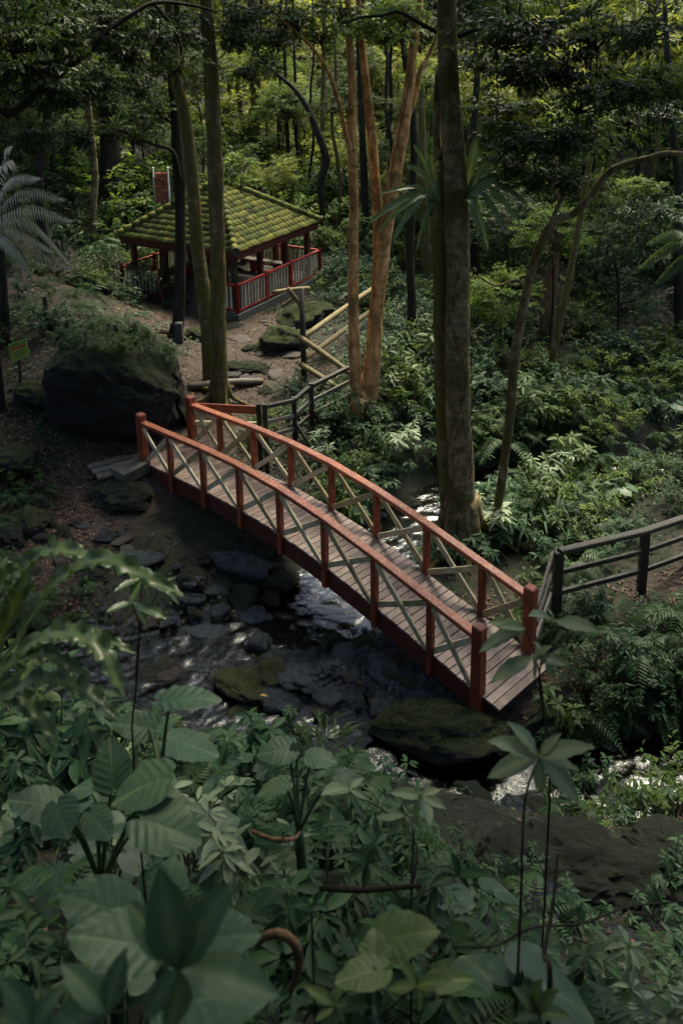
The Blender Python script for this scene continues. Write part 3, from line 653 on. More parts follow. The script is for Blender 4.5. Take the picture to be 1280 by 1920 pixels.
def rock(x,y,size,k,label,group=None,name='stone',sq=(1,1,1),sink=.3,rz=None,var=None):
    vi=int(rng.integers(5)) if var is None else var; m=RK[k][vi]; o=link(name,m)
    if k=='rock_moss': mo=link('moss',moss_coat(k,vi),o); mo['kind']='stuff'
    z=G(x,y); s=np.array(sq)*size; o.scale=tuple(s); o.location=(x,y,z+s[2]*.62*(1-1.6*sink))
    o.rotation_euler=(rng.normal(0,.15),rng.normal(0,.15),rng.uniform(0,6.28) if rz is None else rz)
    tag(o,label,'boulder' if size>.6 else 'stone',group); return o
# the great boulder: its own overhanging shape
import bmesh
bm=bmesh.new(); bmesh.ops.create_icosphere(bm,subdivisions=6,radius=1)
bc=P(205,850,1.1)
V=np.array([v.co[:] for v in bm.verts]); d=nrm(V)
nz=np.array([mnoise.fractal(Vector(q)*1.3+Vector((3.1,7.7,1.2)),.95,2.1,7) for q in d]); n2=np.array([mnoise.fractal(Vector(q)*2.2+Vector((13.1,-7.7,5)),.9,2.1,5) for q in d])
pw=4.2; sup=(np.abs(d)**pw).sum(1)**(-1/pw)
W=d*(sup*(1+.17*nz-.10*np.abs(n2)))[:,None]*np.array([1.68,1.25,1.45])
t=np.clip((W[:,2]+1.4)/2.8,0,1)
W[:,1]+=np.where(W[:,1]<0,1,0)*(1-t)**1.5*.55          # the face leans out over its foot
W[:,0]*=.86+.16*np.sin(np.pi*np.clip(t*.8+.2,0,1))
W[:,2]-=np.clip(W[:,2],0,9)*np.clip(W[:,0]-.1,0,2)*.34     # right shoulder slopes down
W[:,2]+=.10*n2*np.clip(W[:,2],0,1)
for v,c in zip(bm.verts,W): v.co=c
me=bpy.data.meshes.new('great_boulder'); bm.to_mesh(me); bm.free(); me.materials.append(M['rock_great']); me.polygons.foreach_set('use_smooth',[True]*len(me.polygons))
o=link('great_boulder',me); BC=np.array([bc[0]+.02,bc[1]+.95,.95+1.3]); o.location=tuple(BC); tag(o,'huge dark overhanging boulder with moss and plants on top beside the bridge','boulder')
GB=W.copy()
# named stones
for (px,py,z,s,k,lab,sq) in [
  (818,1378,.1,.80,'rock_moss','large moss covered boulder at the near foot of the bridge',(1.25,.72,.80)),
  (1075,1640,1.0,.62,'rock_dark','broad dark mossy boulder beside the side stream',(1.35,.9,.8)),
  (1255,1600,.8,.5,'rock_dark','mossy boulder partly cut off by the picture edge beside the side stream',(1.2,.9,.6)),
  (585,1340,.1,.0,'rock_moss','',(1,1,1)),
  (465,1285,.05,.40,'rock_moss','bright mossy stone with a yellow leaf at the edge of the pool',(1.3,1,.7)),
  (450,1335,.05,.34,'rock_moss','round mossy stone in front of the bright mossy stone',(1,1,.8)),
  (505,1270,.05,.30,'rock_moss','mossy stone beside the sandy shallows',(1,1,.9)),
  (622,1215,.05,.24,'rock_moss','small upright mossy stone standing in the rippled water',(.9,.9,1.3)),
  (677,1205,.1,.2,'rock_moss','small round mossy stone by the water below the bridge',(1,1,1)),
  (548,1240,.0,.38,'rock_wet','smooth dark wet stone sloping into the rippled water',(1.4,.9,.7)),
  (527,1310,.05,.36,'rock_wet','flat blue grey stone among the mossy stones',(1.2,.9,.7)),
  (490,1205,.0,.32,'rock_wet','dark wet stone upright beside the little cascade',(1,.9,1.1)),
  (400,1180,.0,.34,'rock_wet','dark wet stone at the left of the little cascade',(1.3,.9,.7)),
  (470,1155,.0,.32,'rock_wet','broad wet stone just upstream of the little cascade',(1.2,.8,.8)),
  (415,1150,.0,.26,'rock_wet','narrow wet stone above the little cascade',(.8,.9,1.1)),
  (455,1075,.1,.45,'rock_wet','long dark ledge stone under the bridge',(1.6,.9,.6)),
  (270,1060,.25,.36,'rock_wet','grey wet stone on the bank edge above the pool',(1.3,.9,.7)),
  (600,1395,.1,.55,'rock_wet','long slanting wet slab below the gravel bar',(1.5,.6,.5)),
  (560,1345,.12,.24,'rock_brown','round brown stone on the gravel bar',(1,1,.8)),
  (600,1320,.12,.2,'rock_brown','reddish brown stone in the middle of the gravel bar',(1.1,1,.7)),
  (655,1310,.12,.26,'rock_wet','pale blue grey stone on the gravel bar',(1.1,.9,.6)),
  (25,880,1.2,.5,'rock_moss','mossy boulder below the signboard slope at the picture edge',(1,1,.9)),
  (80,800,1.4,.55,'rock_moss','mossy boulder against the left end of the great boulder',(1,.8,.8)),
  (60,985,.7,.36,'rock_moss','mossy stone with a small fern above the path',(1,1,.8)),
  (20,1010,.7,.3,'rock_dark','round dark stone at the left end of the path',(1,1,.8)),
  (535,650,1.5,.62,'rock_moss','flat topped mossy boulder beside the path',(1.1,.9,.75)),
  (560,605,1.6,.6,'rock_moss','mossy boulder below the pavilion railing',(1.1,.9,.8)),
  (600,590,1.6,.5,'rock_moss','mossy boulder behind the post of the pole fence',(1,.9,.8)),
  (500,655,1.5,.34,'rock_moss','low mossy stone at the foot of the flat topped boulder',(1.3,.9,.5)),
  (450,692,1.4,.42,'rock_dark','long mossy stone across the path',(1.7,.8,.5)),
  (395,640,1.6,.42,'rock_moss','mossy stone behind the leaning trunk',(1,.9,.8)),
  (370,655,1.5,.34,'rock_moss','mossy stone next to the grey box',(1,.9,.8)),
  (215,545,2.3,.5,'rock_moss','bright topped mossy boulder on the leafy slope',(1,.9,.8)),
  (170,540,2.6,.55,'rock_moss','yellow mossed boulder higher up the leafy slope',(1.2,.9,.6)),
  (640,735,1.2,.5,'rock_moss','mossy boulder behind the dark fence',(1.2,.9,.6)),
  (600,770,1.15,.32,'rock_dry','pale stone under the dark fence rails',(1.2,.9,.7)),
  (960,1600,1.5,.4,'rock_dark','dark stone among the leaves of the near bank',(1,1,.8)),
  (230,935,.75,.5,'rock_dark','dark stone under the end of the plank landing',(1.3,.9,.6)),
  (590,1745,4.2,.4,'rock_dark','dark stone beside the curled root',(1.2,.9,.7))]:
    if s==0: continue
    p=P(px,py,z); rock(p[0],p[1],s,k,lab,None,'boulder' if s>.6 else 'stone',sq,rz=rng.normal(0,.25))
# scattered stones, by place
def scatter_stones(n_,region,kinds,smin,smax,label,group,maxd=None,name='stone',sink=.3,sqz=.75):
    c=0; tries=0
    while c<n_ and tries<n_*30:
        tries+=1; px=rng.uniform(region[0],region[2]); py=rng.uniform(region[1],region[3]); p=P(px,py,region[4])
        if maxd is not None and not(maxd[0]<SD(p[0],p[1])<maxd[1]): continue
        s=smin+(smax-smin)*rng.random()**1.6
        rock(p[0],p[1],s,kinds[rng.integers(len(kinds))],label,group,name,(rng.uniform(.8,1.4),rng.uniform(.7,1.1),rng.uniform(.6,1)*sqz),sink); c+=1
scatter_stones(104,(430,1220,770,1415,.2),('rock_wet','rock_wet','rock_brown','rock_wet','rock_dark'),.11,.30,'dark wet gravel bar stone lying below the bridge','gravel bar stones')
scatter_stones(36,(310,990,560,1150,.1),('rock_wet','rock_dark','rock_dark'),.12,.42,'dark wet stone on the shaded bank under the bridge','stones under the bridge',(-.3,1.6))
scatter_stones(26,(40,990,260,1075,.5),('rock_wet','rock_dry','rock_dark'),.08,.26,'flat grey paving stone set in the dirt path left of the stream','path stones',None,sink=.52,sqz=.6)
scatter_stones(24,(380,600,560,720,1.5),('rock_dry','rock_dark','rock_dry'),.1,.32,'half buried stone in the path up to the pavilion','pavilion path stones',None,sink=.5,sqz=.6)
scatter_stones(28,(880,1430,1280,1560,.2),('rock_wet','rock_wet','rock_dark'),.1,.36,'dark wet stone along the side stream','side stream stones',(-.6,.9))
scatter_stones(22,(1000,1560,1280,1800,1.2),('rock_dark','rock_wet'),.1,.3,'dark stone in the shadowed lower bank','shadowed bank stones')
scatter_stones(16,(690,930,830,1080,.2),('rock_wet','rock_dark'),.1,.26,'dark stone in the stream bed seen through the far railing','stones behind the bridge')
scatter_stones(30,(120,1090,430,1330,.0),('rock_wet','rock_brown','rock_dark'),.10,.34,'wet stone lying in the shallow pool left of the cascade','pool stones',(-2,.2))
# log across the path, roots, box
mb=MB(); a=P(355,752,1.25); b=P(492,712,1.38); a[2]=G(*a[:2])+.07; b[2]=G(*b[:2])+.07; tube(mb,smooth_path([a,(a+b)/2+np.array([0,.05,.03]),b],8),[.1,.11,.1,.1,.09,.1,.09,.08],9,bump=.07); o=mb.build('step_log',M['wood_grey'],None,True); tag(o,'weathered log laid across the path as a step','log')
def root(pts,rad,name,lab,mat='dead_root',seg=10):
    mb=MB(); p=smooth_path(pts,30); rr=np.interp(np.linspace(0,1,30),np.linspace(0,1,len(rad)),rad)*(1+.09*np.sin(np.arange(30)*2.1)); tube(mb,p,rr,seg,bump=.05); o=mb.build(name,M[mat],None,True); tag(o,lab,'root'); return o

# ------------------------------------------------------------------ trees
CROWN={}
def make_crown(name,seed,n_s,lps,rx,ry,rz,L,mat,flat=.55,hollow=.5,wfac=.42):
    r=np.random.default_rng(seed); lm=LM()
    d=nrm(r.normal(size=(n_s,3))); rad=(hollow+(1-hollow)*r.random(n_s))
    clump=nrm(r.normal(size=(max(6,n_s//14),3))); ci=r.integers(len(clump),size=n_s); d=nrm(d*.75+clump[ci]*.85)
    base=d*rad[:,None]*np.array([rx,ry,rz])*.82
    out=nrm(d*np.array([1,1,.35])+r.normal(0,.35,(n_s,3))+np.array([0,0,-.08])); sl=r.uniform(.7,1.5,n_s)*max(rx,ry)*.27
    tip=base+out*sl[:,None]-np.array([0,0,.12])*sl[:,None]
    lm.twig(base,tip,.012*max(rx,ry)/2.5,.004)
    # limbs feeding the sprays
    for k in range(min(14,n_s)):
        e=base[k*(n_s//min(14,n_s))]; s=np.array([0,0,-rz*.75]); m_=(s+e)/2+r.normal(0,.18*rx,3)
        pp=smooth_path([s,m_,e],6); lm.twig(pp[:-1],pp[1:],np.linspace(.05,.018,5)*rx/2.5,np.linspace(.042,.012,5)*rx/2.5)
    t=r.uniform(.05,1.05,(n_s,lps)); b=base[:,None]+(tip-base)[:,None]*t[...,None]
    sd=nrm(np.cross(out,np.array([0,0,1.])))[:,None]*np.where(r.random((n_s,lps))<.5,1,-1)[...,None]
    off=sd*r.random((n_s,lps))[...,None]*(sl[:,None,None]*.42)+r.normal(0,.06,(n_s,lps,3))*sl[:,None,None]*np.array([1,1,flat])
    b=(b+off).reshape(-1,3); dd=(out[:,None]*.7+sd*.8+r.normal(0,.35,(n_s,lps,3))+np.array([0,0,-.25])).reshape(-1,3)
    nn=np.array([0,0,1.])+r.normal(0,.42,(n_s*lps,3))
    LL=L*r.uniform(.6,1.25,n_s*lps); lv=np.clip(np.repeat(r.normal(.5,.13,n_s),lps)+r.normal(0,.16,n_s*lps),0,1)
    lm.leaves(b,dd,nn,LL,LL*wfac,lv)
    CROWN[name]=lm.mesh(name,[M[mat],M['twig']])
make_crown('crown_near_a',1,170,75,2.6,2.6,1.5,.135,'leaf_dark'); make_crown('crown_near_b',2,170,75,2.8,2.4,1.7,.12,'leaf_mid'); make_crown('crown_near_c',3,150,75,2.4,2.4,1.4,.125,'leaf_light')
make_crown('crown_mid_a',4,150,55,2.8,2.8,2.2,.2,'leaf_dark'); make_crown('crown_mid_b',5,150,55,2.8,2.8,2.2,.19,'leaf_mid'); make_crown('crown_mid_c',6,140,55,2.8,2.8,2.2,.2,'leaf_light'); make_crown('crown_mid_d',7,130,50,2.8,2.8,2.2,.22,'leaf_yellow')
# a loose spray of leaves for branches that hang into view
make_crown('spray_a',11,34,34,1.0,1.0,.35,.12,'leaf_dark',hollow=.1); make_crown('spray_b',12,34,34,1.0,1.0,.35,.115,'leaf_mid',hollow=.1); make_crown('spray_c',13,34,34,1.0,1.0,.35,.11,'leaf_light',hollow=.1)
def crown(parent,key,loc,s,rz=None,name='crown'):
    o=link(name,CROWN[key],parent); pw=parent_world(parent)
    Mt=Matrix.Translation(tuple(loc))@Matrix.Rotation(rng.uniform(0,6.28) if rz is None else rz,4,'Z')@Matrix.Diagonal((*(np.array(s)*np.ones(3)),1))
    o.matrix_basis=pw.inverted()@Mt; return o
def depth_axis(p): c,s=math.cos(PITCH),math.sin(PITCH); return p[1]*c-(p[2]-CZ)*s
def px_path(pts,y0,y1=None):
    """pixel polyline [(px,py,width_px)] at world y0..y1 -> points, radii"""
    n_=len(pts); out=[];rd=[]
    for i,(px,py,wp) in enumerate(pts):
        y=y0+(0 if y1 is None else (y1-y0)*i/(n_-1)); p=PY(px,py,y); out.append(p); rd.append(wp*.43*depth_axis(p)/F_PX)
    return np.array(out),np.array(rd)
def limb(tree,name,pts,y0,y1,mat,seg=10,n_=24,bump=.06,extra=None,fr=.12):
    p,rd=px_path(pts,y0,y1)
    if extra is not None:
        for e,re in extra: p=np.vstack([p,p[-1]+np.array(e)]); rd=np.append(rd,re)
    q=smooth_path(p,n_); rr=np.interp(np.linspace(0,len(p)-1,n_),np.arange(len(p)),rd)
    if n_>=36: n_=int(n_*2.2); q=smooth_path(p,n_); rr=np.interp(np.linspace(0,len(p)-1,n_),np.arange(len(p)),rd); seg=seg+8
    mb=MB(); tube(mb,q,rr,seg,bump=bump*.45)
    if n_>=36:
        V=mb.v[0]; c=np.repeat(q,seg,0); r_=np.repeat(rr,seg)[:,None]; nz=np.array([mnoise.fractal(Vector((v[0]*2.2,v[1]*2.2,v[2]*.9)),.9,2.2,5) for v in V]); mb.v[0]=V+nrm(V-c)*r_*fr*nz[:,None]
    o=child(mb,name,M[mat],tree,True); return o,q
def tree(name,label,base_px,z,group=None):
    p=P(*base_px,z); t=empty(name,(p[0],p[1],G(p[0],p[1]))); tag(t,label,'tree',group); return t,p[1]
# 1 straight mossy trunk by the bridge
t1,y1=tree('mossy_tree','straight tall tree with a mossy brown trunk at the far end of the bridge',(413,755),1.25)
limb(t1,'trunk',[(414,775,44),(412,740,40),(410,650,36),(408,520,34),(406,380,35),(400,220,33),(392,80,30),(386,-20,28)],y1,y1,'bark_moss',16,40,.05,[((.1,.2,2.2),.22),((.2,.3,2.5),.15)])
# 2 curved trunk next to it
t2,y2=tree('bent_tree','tree with a bent S shaped mossy trunk touching the straight mossy tree',(396,735),1.3)
limb(t2,'trunk',[(402,755,40),(396,690,36),(388,600,34),(372,480,30),(364,380,28),(352,250,26),(330,150,25),(322,70,24),(318,15,20)],y2+.25,y2+.3,'bark_moss',14,40,.05,[((-.1,.1,1.6),.12)])
limb(t2,'branch',[(322,90,14),(332,60,11),(334,20,9),(330,-30,7)],y2+.3,y2+.5,'bark_moss',8,14)
# 3 dark ivy trunk left of it
t3,y3=tree('dark_tree','tree with a thin dark trunk standing beside the great boulder',(333,668),1.5)
limb(t3,'trunk',[(331,690,30),(334,620,26),(338,520,24),(338,420,24),(336,330,26),(330,230,22),(322,120,18),(330,0,15)],y3,y3+.3,'bark_dark',12,36,.08,[((0,.2,2),.1)])
limb(t3,'branch',[(337,340,14),(325,285,10),(290,272,8),(240,250,6),(200,235,4)],y3,y3-1,'bark_dark',8,16)
limb(t3,'branch',[(338,240,9),(300,210,8),(230,120,6),(180,60,4)],y3+.2,y3+1,'bark_dark',8,16)
# 4 orange forked tree
t4,y4=tree('orange_barked_tree','tall forked tree with smooth orange bark beside the dark fence',(678,790),1.0)
limb(t4,'trunk',[(668,830,36),(674,790,46),(678,760,52),(681,740,44),(683,728,14)],y4,y4,'bark_orange',16,18,.06)
limb(t4,'stem',[(674,790,30),(667,715,27),(663,600,23),(662,480,22),(663,380,21),(660,280,22),(660,170,19),(655,80,15),(652,-20,14)],y4-.05,y4+.2,'bark_orange',12,40,.05,[((0,.2,2.5),.08)])
limb(t4,'stem',[(682,790,40),(695,705,38),(706,580,32),(720,450,32),(740,330,31),(757,230,29),(768,150,23),(775,80,18),(790,-20,13)],y4,y4+.6,'bark_orange',12,40,.05,[((.3,.2,2.5),.08)])
limb(t4,'stem',[(699,640,14),(706,520,20),(708,420,22),(700,300,22),(690,190,18),(680,100,15),(672,0,13),(668,-40,12)],y4+.35,y4+.8,'bark_orange',12,40,.05,[((-.1,.2,2.5),.07)])
limb(t4,'branch',[(758,235,16),(778,180,13),(788,130,11),(800,110,9),(822,60,7)],y4+.5,y4+1,'bark_orange',8,16)
limb(t4,'branch',[(661,290,13),(648,250,11),(635,190,10),(615,135,9),(592,98,8),(560,65,7),(520,30,6),(490,-10,5)],y4+.1,y4-1.4,'bark_orange',8,26)
# 5 big twin trunk with nest fern
t5,y5=tree('twin_trunk_tree','large mossy twin trunk tree carrying a nest fern behind the bridge',(862,1010),.45)
limb(t5,'trunk',[(878,1060,64),(870,1000,58),(863,880,56),(858,760,54),(856,640,52),(858,520,52),(856,420,52),(852,330,48),(846,240,46),(840,140,45),(838,60,44),(836,-30,40)],y5-.12,y5-.1,'bark_pale',18,50,.06,[((0,.2,2.2),.28),((.1,.2,2),.15)])
limb(t5,'trunk',[(850,1060,52),(848,1000,48),(840,880,46),(834,760,42),(830,640,42),(828,520,40),(828,430,38),(832,340,32),(838,270,24)],y5+.2,y5+.2,'bark_moss',16,44,.07)
limb(t5,'branch',[(818,60,12),(790,45,10),(745,22,9),(715,30,7),(680,32,6),(640,45,5)],y5,y5-.3,'bark_dark',8,20)
limb(t5,'branch',[(858,68,14),(885,58,11),(910,50,9),(950,58,8),(1000,62,6)],y5,y5-.8,'bark_dark',8,20)
limb(t5,'branch',[(822,300,18),(818,240,16),(820,180,18),(822,130,14)],y5+.1,y5+.1,'bark_pale',9,12)
# 6 slender crooked tree at right
t6,y6=tree('crooked_tree','slender crooked tree leaning right behind the bridge with a long bent limb',(922,1030),.4)
limb(t6,'trunk',[(914,1060,20),(924,1000,19),(940,900,19),(955,780,20),(963,680,20),(978,590,20),(995,510,20),(1015,455,19),(1040,415,20),(1075,400,18),(1105,370,17),(1130,335,16),(1150,315,15)],y6+.2,y6-.2,'bark_pale',12,50,.06)
limb(t6,'branch',[(1146,318,15),(1180,305,14),(1215,296,13),(1250,287,12),(1300,290,10)],y6-.2,y6-.6,'bark_pale',10,18)
limb(t6,'branch',[(1018,452,12),(1040,400,10),(1060,360,8),(1085,345,7),(1140,330,5)],y6-.1,y6+.4,'bark_pale',8,16)
limb(t6,'branch',[(985,545,9),(970,525,7),(950,530,6),(925,535,5),(900,520,4)],y6,y6-.3,'bark_pale',8,14)
# 7 other trunks whose feet are hidden
def bg_tree(name,label,pts,z,mat,ykeep=None,group=None,extra=1.5,dy=.3):
    t,y=tree(name,label,(pts[0][0],pts[0][1]),z,group)
    b=list(pts); b=[(b[0][0],b[0][1]+14,b[0][2]*1.15)]+b
    limb(t,'trunk',b,y,y+dy,mat,9,26,.08,[((rng.normal(0,.2),.2,extra),.05)]); return t,y
TREES=[]
def addt(*a,**k): t,y=bg_tree(*a,**k); TREES.append((t,y)); return t,y
addt('slim_tree','slim tree with a pale kinked trunk on the slope left of the pavilion',[(190,500,13),(176,470,14),(175,400,14),(178,330,16),(170,240,15),(160,150,14),(150,60,12),(140,-10,10)],2.2,'bark_pale')
addt('old_tree','broad dark old tree behind the slope left of the pavilion',[(205,420,50),(207,330,48),(206,260,44),(203,150,36),(198,0,30)],3.0,'bark_dark')
addt('glade_tree','thick trunk rising behind the pavilion roof against the bright glade',[(464,352,30),(470,290,26),(478,220,24),(480,150,22),(478,60,20),(476,-20,18)],2.4,'bark_moss')
addt('glade_tree','thin dark straight trunk in the middle of the bright glade',[(548,385,9),(543,320,9),(538,240,9),(535,150,8),(533,40,7)],2.2,'bark_dark')
addt('leaning_tree','dark trunk leaning from the pavilion corner toward the upper left',[(592,470,13),(604,400,13),(600,340,16),(612,300,18),(592,240,16),(575,200,13),(550,165,10),(510,130,8),(480,90,6)],1.7,'bark_dark')
addt('slim_tree','slim grey trunk just behind the right corner of the pavilion',[(606,420,11),(604,330,10),(604,240,11),(606,150,10),(608,40,9)],1.8,'bark_moss')
addt('slim_tree','dark trunk close behind the left orange stem',[(688,480,17),(684,380,17),(680,280,16),(676,160,14),(672,40,12)],1.4,'bark_dark')
addt('slim_tree','dark leaning trunk between the orange tree and the twin trunk tree',[(768,660,22),(772,580,20),(768,480,17),(772,380,18),(776,280,17),(770,180,18),(758,100,15),(748,20,12)],1.2,'bark_dark')
addt('slim_tree','grey trunk partly hidden behind the twin trunk tree',[(805,560,22),(800,480,22),(796,400,20),(792,300,18),(790,200,14)],1.3,'bark_moss')
addt('slim_tree','dark brown trunk right of the nest fern',[(902,560,16),(888,480,17),(885,400,18),(884,300,16),(890,200,14),(894,140,14)],1.3,'bark_dark')
addt('stump_tree','rust brown broken trunk in the undergrowth right of the crooked tree',[(1020,640,24),(1026,580,30),(1034,520,26),(1042,450,18),(1050,380,12)],1.2,'dead_root')
addt('slim_tree','slim mossy trunk leaning right beside the rust brown trunk',[(1030,700,16),(1045,620,16),(1062,540,16),(1078,460,14),(1092,380,12),(1110,280,10)],1.2,'bark_moss')
addt('slim_tree','thin dark trunk leaning right in the yellow green thicket',[(1150,500,12),(1165,450,12),(1180,400,11),(1195,320,10),(1200,220,9),(1215,100,8)],1.8,'bark_dark')
addt('slim_tree','dark stout trunk at the right picture edge',[(1276,640,26),(1274,560,24),(1270,480,20),(1272,360,18),(1260,240,16),(1250,100,14)],1.4,'bark_dark')
addt('slim_tree','short dark trunk beside the signboard on the left slope',[(14,680,22),(10,600,20),(6,520,18),(0,420,16)],2.3,'bark_dark')
addt('slim_tree','pale trunk high in the woods right of the twin trunk tree',[(925,330,16),(918,250,17),(912,170,15),(908,60,13)],2.0,'bark_pale')
# 8 sweeping bough in the top left: a tree rooted on the left bank out of view, its bough in view
t8=tag(empty('overhanging_tree',(-9.5,13.5,G(-9.5,13.5))),'tree whose dark bough sweeps across the upper left corner','tree')
p8,r8=px_path([(-40,235,26),(20,212,22),(70,175,20),(110,140,19),(165,95,18),(200,60,14),(250,25,12),(290,5,10),(350,8,8),(400,20,6)],15.5,17.5)
start=np.array([-9.5,13.5,G(-9.5,13.5)-.2]); pp=smooth_path(np.vstack([start,start+np.array([.2,.2,4]),(start+np.array([.5,.6,6.4])),p8]),44); rr=np.interp(np.linspace(0,len(p8)+2,44),np.arange(len(p8)+3),np.concatenate([[.22,.2,.17],r8]))
mb=MB(); tube(mb,pp,rr,10,bump=.06); child(mb,'trunk',M['bark_dark'],t8,True)
limb(t8,'branch',[(290,8,8),(330,60,6),(340,120,5),(310,150,4)],17.3,18,'bark_dark',6,14)

def flare(t,px,py,z,r0,n_r,mat):
    p=P(px,py,z); c=np.array([p[0],p[1],G(p[0],p[1])])
    for k in range(n_r):
        a=k*6.283/n_r+rng.uniform(-.4,.4); o3=np.array([math.cos(a),math.sin(a),0]); L=r0*rng.uniform(2.4,4.5); e=c+o3*L; e[2]=G(e[0],e[1])-.03; m_=c+o3*L*.45; m_[2]=G(m_[0],m_[1])+r0*.45
        mb=MB(); tube(mb,smooth_path([c+UZ*r0*2.6+o3*r0*.35,c+UZ*r0*1.1+o3*r0*.9,m_,e],10),np.linspace(r0*.5,r0*.10,10),8,bump=.1); child(mb,'root',M[mat],t,True)
flare(t1,413,752,1.25,.26,6,'bark_moss'); flare(t3,333,670,1.5,.17,5,'bark_dark'); flare(t4,676,795,1.0,.26,5,'bark_orange'); flare(t5,866,1012,.45,.42,7,'bark_pale'); flare(t6,920,1030,.4,.13,5,'bark_pale')
def vine(t,pts,y0,w_=.012,mat='twig'):
    p,_=px_path([(a,b,4) for a,b in pts],y0); q=smooth_path(p,40)+rng.normal(0,.015,(40,3)); mb=MB(); tube(mb,q,np.linspace(w_,w_*.6,40),6); child(mb,'vine',M[mat],t,True)
vine(t5,[(862,960),(838,850),(872,720),(845,600),(870,470)],y5-.5); vine(t5,[(880,900),(884,700),(878,520),(868,430)],y5-.45,.009); vine(t1,[(420,740),(398,600),(420,460),(398,330),(404,200)],y1-.33,.010); vine(t6,[(1040,415),(1050,520),(1044,640),(1058,720)],y6-.1,.008); vine(t4,[(770,150),(745,260),(735,330),(760,380),(790,390)],y4-.1,.012)
# crowns above the frame and sprays that hang into view
UPC=[(t1,(-3.2,22.5,15.2),1.25,'crown_near_b'),(t2,(-5.2,23,14.2),1.1,'crown_near_a'),(t3,(-6.5,25,14.2),1.3,'crown_mid_b'),(t4,(.6,22,15.6),1.3,'crown_near_b'),
     (t5,(2.6,17.2,16.4),1.35,'crown_near_a'),(t6,(6.6,17.0,13.6),1.0,'crown_near_a'),(t8,(-9.5,14.5,14.5),1.5,'crown_near_a'),(t8,(-6.5,16,13.6),1.1,'crown_near_b')]
for t,l_,s,k in UPC: crown(t,k,l_,s)
for l_,s_ in (((2.2,10.6,15.9),1.15),((-2.6,9.6,16.),1.2),((5.4,11.2,15.6),1.1),((4.6,7.6,15.6),1.15),((1.3,13.2,16.4),1.0),((-1.9,12.4,16.6),.95),((-4.4,13.6,16.4),.9),((-6.3,10.2,15.8),1.2)): SHADE_CROWN=crown(t5,'crown_near_a',l_,s_)  # extra crowns out of view, added to shade the near bank
# unseen trees added beside and behind the viewer to shade the foreground
for (x,y,zc,sc_,kk,lab) in ((-6.5,3.5,15.3,1.7,'crown_near_a','unseen tree added on the near bank to shade the elephant ear plants'),(6.8,4.5,15.2,1.7,'crown_near_a','unseen tree added on the near bank to shade the side stream'),(.5,-3.5,15.6,1.9,'crown_mid_a','unseen tree added for shade at the top of the near bank'),(-6.5,-2.5,14.9,1.9,'crown_mid_a','unseen tree added for shade behind the viewer on the upper left bank'),(6.2,-2.2,14.9,1.9,'crown_mid_a','unseen tree added for shade behind the viewer on the upper right bank'),(9.5,9.5,15.,1.6,'crown_near_a','unseen tree added on the right bank to shade the fence'),(-2.5,4.2,15.6,1.35,'crown_near_a','unseen tree added on the near bank to shade the big nest fern'),(2.8,5.0,15.5,1.3,'crown_near_a','unseen tree added on the near bank to shade the star leaved plant')):
    bt=tag(empty('unseen_shade_tree',(x,y if abs(x)>6 else -2.5,G(x,max(y,0)))),lab,'tree'); a_=np.array([x,y,0.]) if abs(x)>6 else np.array([x*1.6,-2.5,0.]); a_[2]=G(a_[0],max(a_[1],0)) if a_[1]>0 else 10.2
    mb=MB(); top_=np.array([x,y,zc-1.5]); tube(mb,smooth_path([a_-UZ*.3,(a_*.6+top_*.4)+UZ*.8,top_],12),np.linspace(.24,.10,12),9,bump=.08); child(mb,'trunk',M['bark_moss'],bt,True); crown(bt,kk,(x,y,zc),sc_)
def sprays(t,lst,keys=('spray_a','spray_b')):
    for (px,py,y,s) in lst: crown(t,keys[rng.integers(len(keys))],PY(px,py,y),s*rng.uniform(.85,1.15))
sprays(t5,[(930,60,15.5,1.0),(1000,40,15,1.1),(985,130,15.5,1),(900,110,16.5,.7),(760,25,17,.8),(700,45,17,.6)],('spray_b','spray_c','spray_a'))
sprays(t6,[(1120,60,15.6,1.2),(1200,50,15.3,1.2),(1040,110,16,1.1),(1240,390,18,.8),(930,200,16.6,.8),(1060,250,16,1.0),(1110,215,17.5,1.1),(1180,215,17.8,1),(1240,200,17.8,1.1),(1000,250,16.3,1.0),(1000,330,16.3,.8),(1060,330,16.3,.9),(1215,345,18,.7),(960,300,16.5,.7),(940,520,16.3,.35),(1080,180,16,1.1),(1180,160,15.5,1.1),(1260,150,15.5,1.1)],('spray_a','spray_b','spray_a','spray_c'))
sprays(t8,[(120,170,16,1.0),(60,120,15.5,1.1),(180,150,16.5,.9),(240,90,17,1),(20,60,15.5,1.2),(110,50,16,1.1),(200,20,17,1.1),(290,60,17.5,1),(330,120,18,.8),(60,250,16,.7)],('spray_a','spray_a','spray_b'))
sprays(t3,[(210,240,y3-1,1.0),(260,255,y3-.5,.9),(190,60,y3+1,1.2),(300,200,y3,.9),(150,250,y3-1,1),(260,160,y3,1.1)],('spray_a','spray_b'))
sprays(t2,[(300,30,y2,1.1),(350,60,y2+.5,1.1),(370,140,y2+.6,.9)],('spray_b','spray_a'))
sprays(t1,[(440,60,y1,1.1),(470,130,y1+.3,1),(450,20,y1,1.2),(520,60,y1+.3,1.1),(460,300,y1+2,.8),(450,340,y1+3,.7),(420,320,y1+3.2,.6)],('spray_b','spray_c','spray_a'))
sprays(t4,[(560,30,y4-1,1.0),(600,60,y4-.6,.9),(520,70,y4-.8,.9),(640,20,y4,1.0),(720,60,y4,1),(730,20,y4+.5,1),(800,150,y4+1,.9),(790,60,y4+1,1),(620,200,y4,.6),(720,190,y4+.6,.5)],('spray_b','spray_c'))

